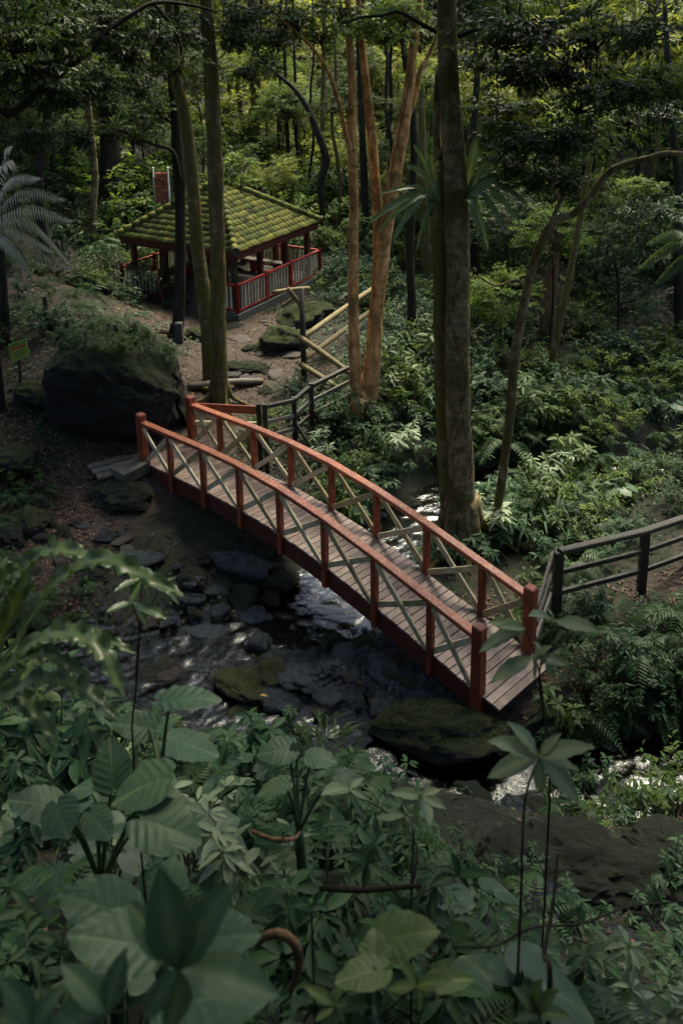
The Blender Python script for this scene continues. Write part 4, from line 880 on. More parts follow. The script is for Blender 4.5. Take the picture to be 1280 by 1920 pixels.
# background woods: rows of trees up the slopes
far_groups=[]
def wood_tree(x,y,label,group,key,s,h,trunk_mat,lean=0.):
    z=G(x,y); t=tag(empty('woodland_tree',(x,y,z)),label,'tree',group)
    a=np.array([x,y,z-.2]); pts=[a,a+np.array([lean*.3+rng.normal(0,.15),0,h*.35]),a+np.array([lean*.6+rng.normal(0,.3),0,h*.7]),a+np.array([lean+rng.normal(0,.3),0,h])]
    mb=MB(); r0=rng.uniform(.11,.24); tube(mb,smooth_path(pts,12),np.linspace(r0,r0*.35,12),7,bump=.1); child(mb,'trunk',M[trunk_mat],t,True)
    crown(t,key,pts[-1]+np.array([0,0,.3]),s)
    return t,pts[-1]
GLAB={'left':('woodland tree in the dim wood on the slope left of the pavilion','dim left woods'),'mid':('woodland tree in the bright glade beyond the pavilion','glade trees'),
      'right':('woodland tree in the thicket beyond the crooked tree','right thicket trees')}
spots=[]
def far_ok(x,y,dm):
    return all((x-a)**2+(y-b)**2>dm*dm for a,b in spots)
tries=0
while len(spots)<112 and tries<12000:
    tries+=1; y=rng.uniform(27,92); x=rng.uniform(-.46*y-3,.46*y+3)
    if -9.5<x<1.5 and y<37: continue
    if y<33 and -1<x<6: continue
    if 36<y<58 and -9<x<3: continue
    if 30<y<43 and 5<x<13: continue
    if not far_ok(x,y,2.3+.02*y): continue
    spots.append((x,y))
for x,y in spots:
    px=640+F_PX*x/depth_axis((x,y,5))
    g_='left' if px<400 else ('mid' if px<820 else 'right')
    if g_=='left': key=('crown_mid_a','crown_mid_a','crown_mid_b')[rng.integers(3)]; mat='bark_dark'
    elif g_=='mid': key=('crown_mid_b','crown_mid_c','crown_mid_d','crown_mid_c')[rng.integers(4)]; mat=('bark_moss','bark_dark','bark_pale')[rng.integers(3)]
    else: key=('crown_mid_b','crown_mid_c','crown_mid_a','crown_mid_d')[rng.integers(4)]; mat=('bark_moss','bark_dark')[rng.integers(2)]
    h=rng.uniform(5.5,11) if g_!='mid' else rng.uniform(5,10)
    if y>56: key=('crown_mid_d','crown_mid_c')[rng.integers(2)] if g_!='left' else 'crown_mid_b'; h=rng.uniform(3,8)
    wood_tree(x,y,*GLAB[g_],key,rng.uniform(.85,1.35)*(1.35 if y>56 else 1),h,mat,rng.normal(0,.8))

c_n=0; tries=0; sap=[]
while c_n<84 and tries<4000:
    tries+=1; y=rng.uniform(24,52); x=rng.uniform(-.42*y,.42*y)
    if -9.5<x<2.2 and y<36.5: continue
    if x<2.5 and y<28: continue
    if any((x-a)**2+(y-b)**2<2.2 for a,b in sap): continue
    sap.append((x,y)); c_n+=1; px=640+F_PX*x/depth_axis((x,y,4)); g_='left' if px<400 else ('mid' if px<820 else 'right'); z=G(x,y); h=rng.uniform(2.2,5.5)
    t=tag(empty('sapling',(x,y,z)),{'left':'sapling in the dim wood','mid':'sapling in the bright glade','right':'sapling in the thicket'}[g_]+' with a small crown','tree','saplings '+g_)
    a=np.array([x,y,z-.15]); mb=MB(); tube(mb,smooth_path([a,a+np.array([rng.normal(0,.15),0,h*.5]),a+np.array([rng.normal(0,.3),0,h])],8),np.linspace(.055,.02,8),6); child(mb,'trunk',M['bark_dark'],t,True)
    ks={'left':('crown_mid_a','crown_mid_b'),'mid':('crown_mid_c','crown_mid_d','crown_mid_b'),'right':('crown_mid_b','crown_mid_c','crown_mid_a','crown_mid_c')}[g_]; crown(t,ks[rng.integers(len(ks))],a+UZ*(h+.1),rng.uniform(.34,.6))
# slim poles of trees that read as dark strokes against the light
for (px,pyb,z,wp,lean,lab) in ((430,330,2.6,9,8,'thin dark trunk left of the thick glade trunk'),(445,345,2.5,11,22,'dark trunk leaning just left of the thick glade trunk'),(498,340,2.4,6,-6,'very thin trunk right of the thick glade trunk'),(520,360,2.4,8,10,'thin curved trunk between the glade trunks'),(565,390,2.2,8,-12,'thin leaning trunk right of the straight glade trunk'),(580,400,2.2,6,5,'very thin trunk left of the dark leaning trunk'),(632,450,1.8,9,-4,'thin dark trunk just left of the orange tree'),(715,420,1.8,10,18,'thin dark trunk between the two outer orange stems'),(745,500,1.6,10,-14,'thin trunk right of the outer orange stem'),(950,420,1.8,9,6,'thin trunk above the rust brown trunk'),(985,400,1.8,8,-10,'thin trunk right of the pale high trunk'),(1085,450,1.6,9,20,'thin trunk leaning right behind the crooked tree limb'),(1115,470,1.6,10,-6,'thin trunk in the yellow green thicket'),(1220,480,1.6,9,14,'thin trunk left of the stout edge trunk'),(250,380,3.0,12,-8,'dark trunk left of the brick pier'),(120,400,3.4,11,6,'thin trunk behind the palm fronds'),(275,330,3.2,9,4,'thin trunk right above the brick pier')):
    n5=rng.normal(0,5,6); addt('slim_tree',lab,[(px,pyb,wp),(px+lean*.25+n5[0],pyb-70,wp),(px+lean*.5+n5[1],pyb-140,wp*.95),(px+lean*.75+n5[2],pyb-220,wp*.9),(px+lean+n5[3],pyb-300,wp*.8),(px+lean*1.3+n5[4],pyb-400,wp*.7)],z,('bark_dark','bark_dark','bark_moss')[rng.integers(3)])

# ------------------------------------------------------------------ undergrowth
def tri_tube(lm,pts,r0,r1,mi=1):
    pts=np.asarray(pts); n_=len(pts)-1; rr=np.linspace(r0,r1,n_+1); lm.twig(pts[:-1],pts[1:],rr[:-1],rr[1:],mi)
def whorl_shrub(name,seed,mat,stems=7,H=.9,L=.2,spread=.5,wf=.34,tiers=3,per=7):
    r=np.random.default_rng(seed); lm=LM()
    for s in range(stems):
        a=r.uniform(0,6.28); o=np.array([math.cos(a),math.sin(a),0]); h=H*r.uniform(.55,1.1); sp=spread*r.uniform(.3,1.1)
        p=smooth_path([o*.05,o*sp*.35+UZ*h*.5,o*sp+UZ*h],6); tri_tube(lm,p,.010,.004)
        for k in range(tiers):
            t=1-k*.22; c=p[-1]*t+p[2]*(1-t) if k else p[-1]; n_=per if k==0 else per-2
            aa=r.uniform(0,6.28)+np.arange(n_)*6.283/n_+r.normal(0,.25,n_); dd=np.stack([np.cos(aa),np.sin(aa),r.normal(-.05 if k==0 else -.25,.22,n_)],1)
            nn=np.array([0,0,1.])+dd*np.array([.25,.25,0])+r.normal(0,.18,(n_,3)); LL=L*r.uniform(.6,1.2,n_)*(1 if k else .9)
            # two-segment leaves: a longer, curved blade
            d=nrm(dd); sdir=nrm(np.cross(d,nn)); u=np.cross(sdir,d); b=c+d*.02
            cols=[]; prof=((0,.06),(.22,.72),(.5,1.),(.78,.66),(1.,.0)); dr=r.uniform(.1,.35,n_)
            V=[]
            for (tt,ww) in prof:
                ce=b+d*(LL*tt)[:,None]-u*(LL*dr*tt*tt)[:,None]; hw=(LL*wf*.5*ww)[:,None]
                V+= [ce-sdir*hw+u*hw*.35, ce, ce+sdir*hw+u*hw*.35]
            V=np.stack(V,1).reshape(-1,3); T=[]
            for q in range(4):
                for j in range(2): A=q*3+j; T+=[(A,A+1,A+4),(A,A+4,A+3)]
            Fq=(np.arange(n_)[:,None,None]*15+np.array(T)[None]).reshape(-1,3); lvb=np.clip(r.normal(.5 if k else .68,.15,n_),0,.9)
            lvv=np.repeat(lvb,15); lm.add(V,Fq,lvv,0)
    return lm.mesh(name,[M[mat],M['stem_green']],True)
def fern_clump(name,seed,mat,n_=11,L=.8,H=.45,lw=.16):
    r=np.random.default_rng(seed); lm=LM()
    for k in range(n_):
        a=k*6.283/n_+r.normal(0,.25); o=np.array([math.cos(a),math.sin(a),0]); l_=L*r.uniform(.6,1.1); h=H*r.uniform(.6,1.2)
        p=smooth_path([np.zeros(3),o*l_*.4+UZ*h,o*l_*.8+UZ*h*.85,o*l_*1.1+UZ*h*.35],20); tri_tube(lm,p[::3],.006,.002)
        s=np.cross(o,UZ); m_=np.arange(2,20); t=m_/19.; ln=lw*np.sin(np.pi*np.clip(t*.9+.12,0,1))+.02
        for sg in (-1,1):
            dd=np.tile(s*sg,(len(m_),1))+np.gradient(p,axis=0)[m_]/np.linalg.norm(np.gradient(p,axis=0)[m_],axis=1)[:,None]*.35+np.array([0,0,-.12])
            lm.leaves(p[m_],dd,np.tile(UZ,(len(m_),1))+r.normal(0,.1,(len(m_),3)),ln,.042*L/.8,np.clip(r.normal(.5,.12)+r.normal(0,.08,len(m_)),0,1))
    return lm.mesh(name,[M[mat],M['stem_green']])
def strap_clump(name,seed,mat,n_=120,L=.45,R_=.45,H=.5,wf=.12):
    r=np.random.default_rng(seed); lm=LM(); a=r.uniform(0,6.28,n_); rad=R_*np.sqrt(r.random(n_)); b=np.stack([np.cos(a)*rad,np.sin(a)*rad,H*np.sqrt(np.clip(1-(rad/R_)**2,0,1))*r.uniform(.3,1,n_)],1)
    d=nrm(b+r.normal(0,.25,(n_,3)))*1.; d[:,2]=np.abs(d[:,2])*.5; LL=L*r.uniform(.5,1.1,n_)
    lm.leaves(b,d,UZ+r.normal(0,.3,(n_,3)),LL,LL*wf,np.clip(r.normal(.55,.2,n_),0,1),droop=.5)
    lm.twig(np.zeros((24,3)),b[:24],.008,.004); return lm.mesh(name,[M[mat],M['stem_green']])
def bush(name,seed,mat,n_=900,R_=.75,H=.8,L=.11,wf=.4):
    r=np.random.default_rng(seed); lm=LM(); ns=n_//26; d=nrm(r.normal(size=(ns,3))); d[:,2]=np.abs(d[:,2]); base=d*r.uniform(.35,.85,(ns,1))*np.array([R_,R_,H]); out=nrm(d*np.array([1,1,.5])+r.normal(0,.3,(ns,3))); sl=r.uniform(.25,.45,ns)*R_/.75
    tip=base+out*sl[:,None]; lm.twig(np.zeros((ns,3)),base,.012,.006); lm.twig(base,tip,.006,.002)
    t=r.uniform(0,1.05,(ns,26)); b=base[:,None]+(tip-base)[:,None]*t[...,None]+r.normal(0,.03,(ns,26,3)); sd=nrm(np.cross(out,UZ))[:,None]*np.where(np.arange(26)%2,1,-1)[None,:,None]
    dd=(out[:,None]*.6+sd+r.normal(0,.3,(ns,26,3))).reshape(-1,3); LL=L*r.uniform(.6,1.25,ns*26)
    lm.leaves(b.reshape(-1,3),dd,UZ+r.normal(0,.35,(ns*26,3)),LL,LL*wf,np.clip(np.repeat(r.normal(.52,.14,ns),26)+r.normal(0,.12,ns*26),0,1)); return lm.mesh(name,[M[mat],M['twig']])
def heart(L,n_a=36,rings=6,cup=.10,ripple=.012,wave=.02,seed=0,wid=1.):
    """heart shaped blade, petiole joint at the origin, tip along +x, normal +z, ribs in a feather pattern"""
    r=np.random.default_rng(seed); a=np.linspace(0,2*np.pi,n_a,endpoint=False); aa=np.abs(np.where(a>np.pi,a-2*np.pi,a))
    rr=np.interp(aa,[0,.10,.3,.6,.95,1.35,1.8,2.3,2.7,2.95,3.1416],[1.,.95,.86,.74,.64,.56,.49,.44,.40,.30,.10])
    rr=rr*(1+wave*np.sin(a*13+r.uniform(0,6))+wave*.7*np.sin(a*23+r.uniform(0,6))); b1,b2=r.uniform(-.10,.10,2)
    V=[(0,0,0)];lv=[.95]
    for k in range(1,rings+1):
        t=k/rings; x=rr*t*np.cos(a)*L; y=rr*t*np.sin(a)*L*wid; ph=(x-.55*np.abs(y))/L
        z=.10*np.abs(y)-cup*.9*(y*y)/(L*.5)-.16*np.clip(x,0,9)**2/L+ripple*L*np.cos(ph*34)*np.minimum(1,np.abs(y)/(L*.12))*t+b1*x*y/L+b2*.5*y
        z=z+wave*L*.5*np.sin(a*9+b1*40)*t**4
        V+=list(zip(x,y,z)); vein=(np.cos(ph*34)>.86)&(np.abs(y)>.01*L)
        lv+=[.97 if j==0 else (.74 if vein[j] else .40+.1*r.random()) for j in range(n_a)]
    f=[(0,1+j,1+(j+1)%n_a) for j in range(n_a)]
    for k in range(rings-1):
        for j in range(n_a): A=1+k*n_a+j;B=1+k*n_a+(j+1)%n_a; f+=[(A,A+n_a,B+n_a),(A,B+n_a,B)]
    return np.array(V),np.array(f),np.array(lv)
def ear_clump(name,seed,mat,n_=6,L=.3,H=.6):
    r=np.random.default_rng(seed); lm=LM()
    for k in range(n_):
        a=k*6.283/n_+r.normal(0,.3); o=np.array([math.cos(a),math.sin(a),0]); h=H*r.uniform(.6,1.1); c=o*r.uniform(.2,.45)*H+UZ*h
        V,Fq,lv=heart(L*r.uniform(.7,1.15),20,4,seed=seed*10+k); d=nrm(o+UZ*r.uniform(-.6,-.1)); s=nrm(np.cross(UZ,d)); u=np.cross(d,s)
        lm.add(V@np.stack([d,s,u])+c,Fq,lv,0); tri_tube(lm,smooth_path([np.zeros(3),o*.05+UZ*h*.6,c],5),.012,.006)
    return lm.mesh(name,[M[mat],M['stem_green']],True)
SH={'whorl':[whorl_shrub('whorl_shrub',60+i,('leaf_shrub','leaf_shrub','leaf_shrub','leaf_mid','leaf_pale')[i],(7,9,6,8,7)[i],(.8,.6,.75,.9,.75)[i],(.19,.15,.23,.2,.2)[i]) for i in range(5)],
    'fern':[fern_clump('fern_clump',70+i,'fern',(10,13,9)[i],(.75,.6,.9)[i],(.4,.3,.5)[i]) for i in range(3)],
    'strap':[strap_clump('strap_clump',80+i,('leaf_shrub','leaf_mid')[i],150,.34,.5,.55) for i in range(2)],
    'bush':[bush('bush',90+i,('leaf_shrub','leaf_mid','leaf_dark','leaf_light','leaf_yellow')[i],(1250,1100,1250,1000,900)[i],.75,.8,(.115,.13,.10,.12,.13)[i]) for i in range(5)],
    'ear':[ear_clump('ear_clump',100+i,('leaf_ear_shaded','leaf_ear_shaded','leaf_ear_shaded')[i],(6,5,6)[i],(.3,.26,.24)[i],(.6,.5,.5)[i]) for i in range(3)]}
NAMES={'whorl':('leafy_shrub','shrub'),'fern':('fern','fern'),'strap':('strap_leaf_plant','plant'),'bush':('bush','bush'),'ear':('elephant_ear_plant','plant')}
ADJ={'whorl':'leafy shrub with whorled narrow leaves','fern':'green fern with arching fronds','strap':'clump of drooping strap leaves','bush':'dense fine leaved bush','ear':'elephant ear plant with heart shaped leaves'}
placed=[]
def plant(k,x,y,s,where,group,var=None,label=None,sink=.04):
    v=(min(int(rng.integers(min(4,len(SH[k])))),len(SH[k])-1) if k!='whorl' else (4 if rng.random()<.02 else int(rng.integers(4)))) if var is None else var; o=link(NAMES[k][0],SH[k][v]); o.location=(x,y,G(x,y)-sink); o.rotation_euler=(rng.normal(0,.08),rng.normal(0,.08),rng.uniform(0,6.28)); sv=s*rng.uniform(.85,1.15); o.scale=(sv,sv,sv*rng.uniform(.85,1.15))
    if k=='whorl' and group.startswith('near bank'): o.data=SH[k][4 if rng.random()<.05 else int(rng.integers(3))]
    tag(o,label or f'{ADJ[k]} {where}',NAMES[k][1],None if label else group+' '+k); placed.append((x,y,s)); return o
def bridge_dist(x,y):
    d=np.array([x-BP['x0'],y-BP['y0'],0]); return abs(d@BU),d@BV
def blocked(x,y,r_,near_water=.1,path=.1):
    u,v=bridge_dist(x,y)
    if u<5.6 and abs(v)<.9+r_*.3: return True
    if SD(x,y)<near_water: return True
    if PDI(x,y)<path: return True
    q=np.array([x,y])-cxy
    if abs(q@e1)<2.75 and abs(q@e2)<2.75: return True
    if -9.6<x<-6.6 and 18.5<y<22.6: return True
    if (x-BC[0])**2/3.4+(y-BC[1])**2/2.6<1: return True
    return False
def fill(n_,xr,yr,mix,size,where,group,mind,cond=None,near_water=.15,path=.15,var=None):
    c=0;tr=0; keys=list(mix)
    pr=np.array([mix[k] for k in keys],float); pr/=pr.sum(); loc=[]
    while c<n_ and tr<n_*40:
        tr+=1; x=rng.uniform(*xr); y=rng.uniform(*yr)
        if abs(x)>.47*y+1.6: continue
        if cond and not cond(x,y): continue
        if blocked(x,y,.4,near_water,path): continue
        if any((x-a)**2+(y-b)**2<mind*mind for a,b in loc): continue
        loc.append((x,y)); plant(keys[rng.choice(len(keys),p=pr)],x,y,size*rng.uniform(.7,1.25),where,group,var); c+=1
fill(70,(-.5,6),(15.6,21.5),{'whorl':5,'bush':2,'fern':1},.95,'between the bridge and the stream behind it','behind bridge plants',.42,lambda x,y: (x+y)>15.8)
fill(60,(1.2,9),(16.5,25),{'fern':3,'ear':2.5,'strap':1,'bush':2,'whorl':2},1.0,'on the low ground behind the right bank fence','low ground plants',.5,lambda x,y: x>2.8)
fill(90,(0,15),(21,33),{'bush':4,'whorl':2,'fern':1},1.35,'in the thicket behind the twin trunk tree','thicket plants',.75)
fill(50,(-2,22),(33,48),{'bush':4,'whorl':1},2.0,'in the distant undergrowth beyond the pavilion on the right','distant right undergrowth',1.2,lambda x,y: x>-1)
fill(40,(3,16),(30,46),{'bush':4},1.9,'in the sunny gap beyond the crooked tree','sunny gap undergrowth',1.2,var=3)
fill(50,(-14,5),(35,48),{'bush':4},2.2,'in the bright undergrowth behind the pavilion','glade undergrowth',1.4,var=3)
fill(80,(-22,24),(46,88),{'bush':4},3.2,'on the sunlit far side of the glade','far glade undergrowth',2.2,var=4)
fill(70,(-18,-6.5),(21,38),{'bush':3,'fern':1,'whorl':1},1.4,'in the dim undergrowth up the left slope','left slope plants',.9,lambda x,y: not(-10<x<-6 and 23<y<28) )
fill(130,(2.9,8.5),(9.8,14.0),{'whorl':4,'fern':4,'bush':3},.85,'on the shaded bank right of the bridge foot','right bank plants',.30,lambda x,y: x>3.0,path=.0)
fill(120,(-5.5,3.2),(3.2,11.4),{'whorl':5,'fern':2,'ear':1.6,'strap':.5},.95,'on the steep near bank','near bank plants',.36,lambda x,y: not (x>1.0 and y>5.0) and not (x>-.2 and y>9.6))
fill(46,(.9,5.2),(3.8,8.5),{'whorl':4,'fern':2},.62,'in the shadow of the lower right bank','near bank lower right plants',.34)
fill(26,(-9,-5.2),(13,18.4),{'fern':3,'whorl':1,'bush':1},.6,'beside the path at the left edge','left path plants',.5)
fill(20,(-10,-6.0),(21.5,28),{'fern':2,'whorl':1},.6,'on the leaf strewn slope behind the great boulder','leaf slope plants',.8)
fill(26,(-.6,4),(27.5,33),{'bush':3,'fern':2},.9,'on the slope right of the pavilion','pavilion slope plants',.7)
fill(14,(-2.2,.6),(19.6,25.5),{'whorl':2,'fern':1,'bush':1},.6,'around the dark fence by the orange tree','fence side plants',.6,path=.3)
for (x,y,k,sz,v_,lab) in ((-3.7,9.3,'whorl',1.9,0,'tall leafy shrub below the big glossy nest fern'),(-4.5,9.8,'bush',1.25,0,'tall bush at the left edge below the nest fern'),(-2.9,9.7,'whorl',1.7,1,'tall leafy shrub standing in front of the pool'),(-5.0,10.6,'whorl',1.8,3,'tall leafy shrub at the left edge of the pool'),(-4.3,10.9,'fern',1.5,2,'large fern leaning over the pool'),(-3.3,8.6,'strap',1.4,0,'clump of strap leaves left of the pool shrubs'),(-5.6,11.4,'bush',1.2,2,'dark bush at the far left edge of the pool'),(-2.1,10.0,'fern',1.1,1,'fern at the pool edge left of the bright mossy stone'),(-5.2,9.2,'whorl',2.0,2,'tall leafy shrub in the lower left corner of the pool'),(-6.4,14.8,'fern',1.0,0,'fern spreading over the flat path stones'),(-6.9,15.6,'bush',.8,0,'bush beside the flat path stones at the left edge')):
    plant(k,x,y,sz,'','',v_,lab)
for (x,y,k,sz,lab) in ((2.1,16.25,'fern',.7,'fern at the left foot of the twin trunk tree'),(2.75,16.1,'whorl',.8,'leafy shrub at the front foot of the twin trunk tree'),(3.1,16.5,'fern',.7,'fern at the right foot of the twin trunk tree'),(1.8,16.7,'bush',.6,'small bush left of the twin trunk tree foot')):
    plant(k,x,y,sz,'','',None,lab)
# plants crowding the posts at the near end of the bridge
for (x,y,k,sz,lab) in ((2.75,10.95,'fern',.6,'fern under the open end of the bridge deck'),(3.35,11.35,'whorl',.75,'leafy shrub crowding the end of the bridge deck'),(3.75,11.75,'bush',.6,'small bush at the far end post of the bridge'),(3.0,10.6,'bush',.55,'small bush below the end of the bridge deck'),(2.3,10.75,'fern',.45,'small fern between the near end post and the mossy boulder'),(3.6,10.9,'whorl',.8,'leafy shrub right of the open end of the deck'),(4.0,12.3,'fern',.6,'fern between the end post and the right bank fence')):
    plant(k,x,y,sz,'','',None,lab)
# plants on top of the great boulder
for k in range(34):
    a=rng.uniform(0,6.28); rr=math.sqrt(rng.random())*1.2; x=BC[0]+.05+rr*math.cos(a)*1.1; y=BC[1]+.15+rr*math.sin(a)*.85
    kk=('whorl','strap','fern','strap')[k%4]; o=link(NAMES[kk][0],SH[kk][rng.integers(len(SH[kk]))]); dd_=np.hypot(GB[:,0]+BC[0]-x,W[:,1]+BC[1]-y); o.location=(x,y,BC[2]+GB[dd_<.18][:,2].max()-.03 if (dd_<.18).any() else BC[2]+1.1); o.scale=(rng.uniform(.28,.6),)*3; o.rotation_euler=(0,0,rng.uniform(0,6.28))
    tag(o,{'fern':'small fern','strap':'grassy tuft','whorl':'little leafy sprout'}[kk]+' growing on top of the great boulder',NAMES[kk][1],'boulder top '+kk)
fill(26,(5.2,10.5),(17.2,22),{'fern':2,'whorl':2,'bush':2},.8,'beside the upper stream behind the right bank fence','upper stream plants',.45,near_water=-.15)
# the round grassy bush behind the right fence and pale shrubs singled out in the photograph
p=P(1010,985,.5); plant('strap',p[0],p[1],1.7,'','',0,'large rounded bush of narrow glossy leaves left of the right bank fence'); p=P(1040,960,.5); plant('strap',p[0]+.3,p[1]+.3,1.6,'','',1,'grassy leaved bush just behind the rounded glossy bush')
p=P(745,735,1.3); plant('whorl',p[0],p[1],1.3,'','',4,'pale leaved shrub right of the forked orange trunk')
p=P(755,840,1.0); plant('whorl',p[0],p[1],1.4,'','',4,'pale leaved shrub at the foot of the orange tree')

# ground cover and litter: masses nobody could count
lm=LM(); n_=52000; x=rng.uniform(-13,13,n_); y=rng.uniform(3,36,n_); ok=(np.abs(x)<.47*y+1.5)&(stream_dist(x,y)[0]>.12)&(path_dist(x,y)>.15)
q=np.stack([x,y],1)-cxy; ok&=~((np.abs(q@e1)<2.7)&(np.abs(q@e2)<2.7)); ok&=vnoise(x,y,1.1,21)+rng.normal(0,.18,n_)>-.12
ok&=~((x<-5.5)&(y>21)&(y<29)&(rng.random(n_)<.8))
x=x[ok];y=y[ok];z=ground(x,y); n_=len(x); a=rng.uniform(0,6.28,n_)
L0=rng.uniform(.05,.12,n_)*np.clip(y/14,.7,1.7)
lm.leaves(np.stack([x,y,z+rng.uniform(.01,.14,n_)],1),np.stack([np.cos(a),np.sin(a),rng.normal(.1,.3,n_)],1),UZ+rng.normal(0,.35,(n_,3)),L0,L0*.5,np.clip(rng.normal(.45,.2,n_),0,1))
g=link('ground_cover',lm.mesh('ground_cover',[M['leaf_shrub']])); kind(g,'stuff'); g['label']='low creeping green ground cover over the forest floor'
lm=LM(); n_=26000; x=np.concatenate([rng.uniform(-10,-5.4,9000),rng.uniform(-6,.5,9000),rng.uniform(-3,8,8000)]); y=np.concatenate([rng.uniform(13.5,29,9000),rng.uniform(18.5,30,9000),rng.uniform(10.5,15,8000)])
x=np.concatenate([x,rng.uniform(-4,6,900),rng.uniform(-8.5,-4.9,3500)]); y=np.concatenate([y,rng.uniform(3.5,10.5,900),rng.uniform(13.5,20,3500)])
ok=(stream_dist(x,y)[0]>.0); q=np.stack([x,y],1)-cxy; ok&=~((np.abs(q@e1)<2.6)&(np.abs(q@e2)<2.6)); u_=np.abs((x-BP['x0'])*BU[0]+(y-BP['y0'])*BU[1]); v_=np.abs((x-BP['x0'])*BV[0]+(y-BP['y0'])*BV[1])
x=x[ok];y=y[ok];n_=len(x);z=ground(x,y);a=rng.uniform(0,6.28,n_);L0=rng.uniform(.05,.13,n_)
lm.leaves(np.stack([x,y,z+rng.uniform(.006,.03,n_)],1),np.stack([np.cos(a),np.sin(a),rng.normal(0,.18,n_)],1),UZ+rng.normal(0,.25,(n_,3)),L0,L0*.42,np.clip(rng.normal(.42,.24,n_),0,1),fold=.4)
g=link('leaf_litter',lm.mesh('leaf_litter',[M['litter']])); kind(g,'stuff'); g['label']='fallen brown leaves strewn over paths and slopes'
# fine gravel in the stream bed
gm_=RK['rock_wet'][0]; base=np.array([v.co[:] for v in rock_mesh('pebble',3,M['rock_wet'],1,.7,.2).vertices]); import bmesh
bm=bmesh.new(); bmesh.ops.create_icosphere(bm,subdivisions=1,radius=1); bv=np.array([v.co[:] for v in bm.verts]); bf=np.array([[v.index for v in f.verts] for f in bm.faces]); bm.free()
tw=LM(); n_=420; x=np.concatenate([rng.uniform(1.2,6,240),rng.uniform(-5,3,180)]); y=np.concatenate([rng.uniform(4.5,9.8,240),rng.uniform(4,22,180)]); a=rng.uniform(0,6.28,n_); L0=rng.uniform(.15,.7,n_); d_=np.stack([np.cos(a),np.sin(a),np.zeros(n_)],1)*L0[:,None]; A_=np.stack([x,y,ground(x,y)+.03],1); B_=A_+d_; B_[:,2]=ground(B_[:,0],B_[:,1])+rng.uniform(.02,.16,n_)
tw.twig(A_,B_,.008,.004,0); g=link('fallen_twigs',tw.mesh('fallen_twigs',[M['twig']])); kind(g,'stuff'); g['label']='fallen twigs scattered on the banks'
lm=LM(); n_=7600; x=np.concatenate([rng.uniform(-2.6,2.4,5000),rng.uniform(-8,8,2600)]); y=np.concatenate([rng.uniform(11.4,14.6,5000),rng.uniform(10,18,2600)]); d_=stream_dist(x,y)[0]; ok=(d_<.5)|((x>-2.4)&(x<2.2)&(y<14.4)&(y>11.6)); x=x[ok];y=y[ok];n_=len(x);z=ground(x,y)
s=(.025+.085*rng.random((n_,1,1))**2)*rng.uniform(.6,1.3,(n_,1,3)); V=(bv[None]*s*(1+rng.normal(0,.12,(n_,len(bv),1)))+np.stack([x,y,z+.012],1)[:,None]).reshape(-1,3); Fq=(np.arange(n_)[:,None,None]*len(bv)+bf[None]).reshape(-1,3)
lm.add(V,Fq,.5); g=link('gravel',lm.mesh('gravel',[M['rock_wet']],True)); kind(g,'stuff'); g['label']='wet grey gravel along the stream bed'

# ------------------------------------------------------------------ palm fronds at the left edge, nest ferns, hero plants
def frame_to(base,tip,nh):
    d=nrm(tip-base); nh=np.asarray(nh,float); s=nrm(np.cross(nh,d)); u=np.cross(d,s); return d,s,u
def part_mesh(V,Fq,lv,name,mat,parent,smooth=True):
    o=link(name,fast_mesh(name,V,Fq,lv,M[mat],smooth=smooth),parent); o.matrix_basis=parent_world(parent).inverted(); return o
def strap(parent,name,pts,width,mat,nh=(0,-.35,1),wav=.12,n_=44,fold=.25,prof=None,frq=20,serr=0.):
    p=smooth_path(pts,n_); T=nrm(np.gradient(p,axis=0)); nh=nrm(np.array(nh,float)); S=nrm(np.cross(T,nh)); U=np.cross(S,T); t=np.linspace(0,1,n_)
    w_=width*np.interp(t,[0,.12,.4,.75,.93,1],[.16,.5,1,.85,.45,.03]) if prof is None else width*prof(t)
    V=[];lv=[]; lvb=rng.uniform(.4,.6)
    for j,c in enumerate((-1,-.55,0,.55,1)):
        wob=U*(w_*wav*abs(c)*np.sin(t*frq*(1+.1*c)+c*2+rng.uniform(0,.3)))[:,None]+U*(fold*w_*abs(c))[:,None]
        ww=w_*(1+(serr*np.sin(t*frq*2.2+c) if abs(c)==1 else 0))
        V.append(p+S*(ww*.5*c)[:,None]+wob); lv.append(np.full(n_,.97 if c==0 else lvb)+(0 if c==0 else .07*np.sin(t*frq*1.0)))
    V=np.stack(V,1).reshape(-1,3); lv=np.stack(lv,1).ravel(); Fq=[]
    for i in range(n_-1):
        for j in range(4): A=i*5+j; Fq+=[(A,A+1,A+6),(A,A+6,A+5)]
    return part_mesh(V,Fq,lv,name,mat,parent)
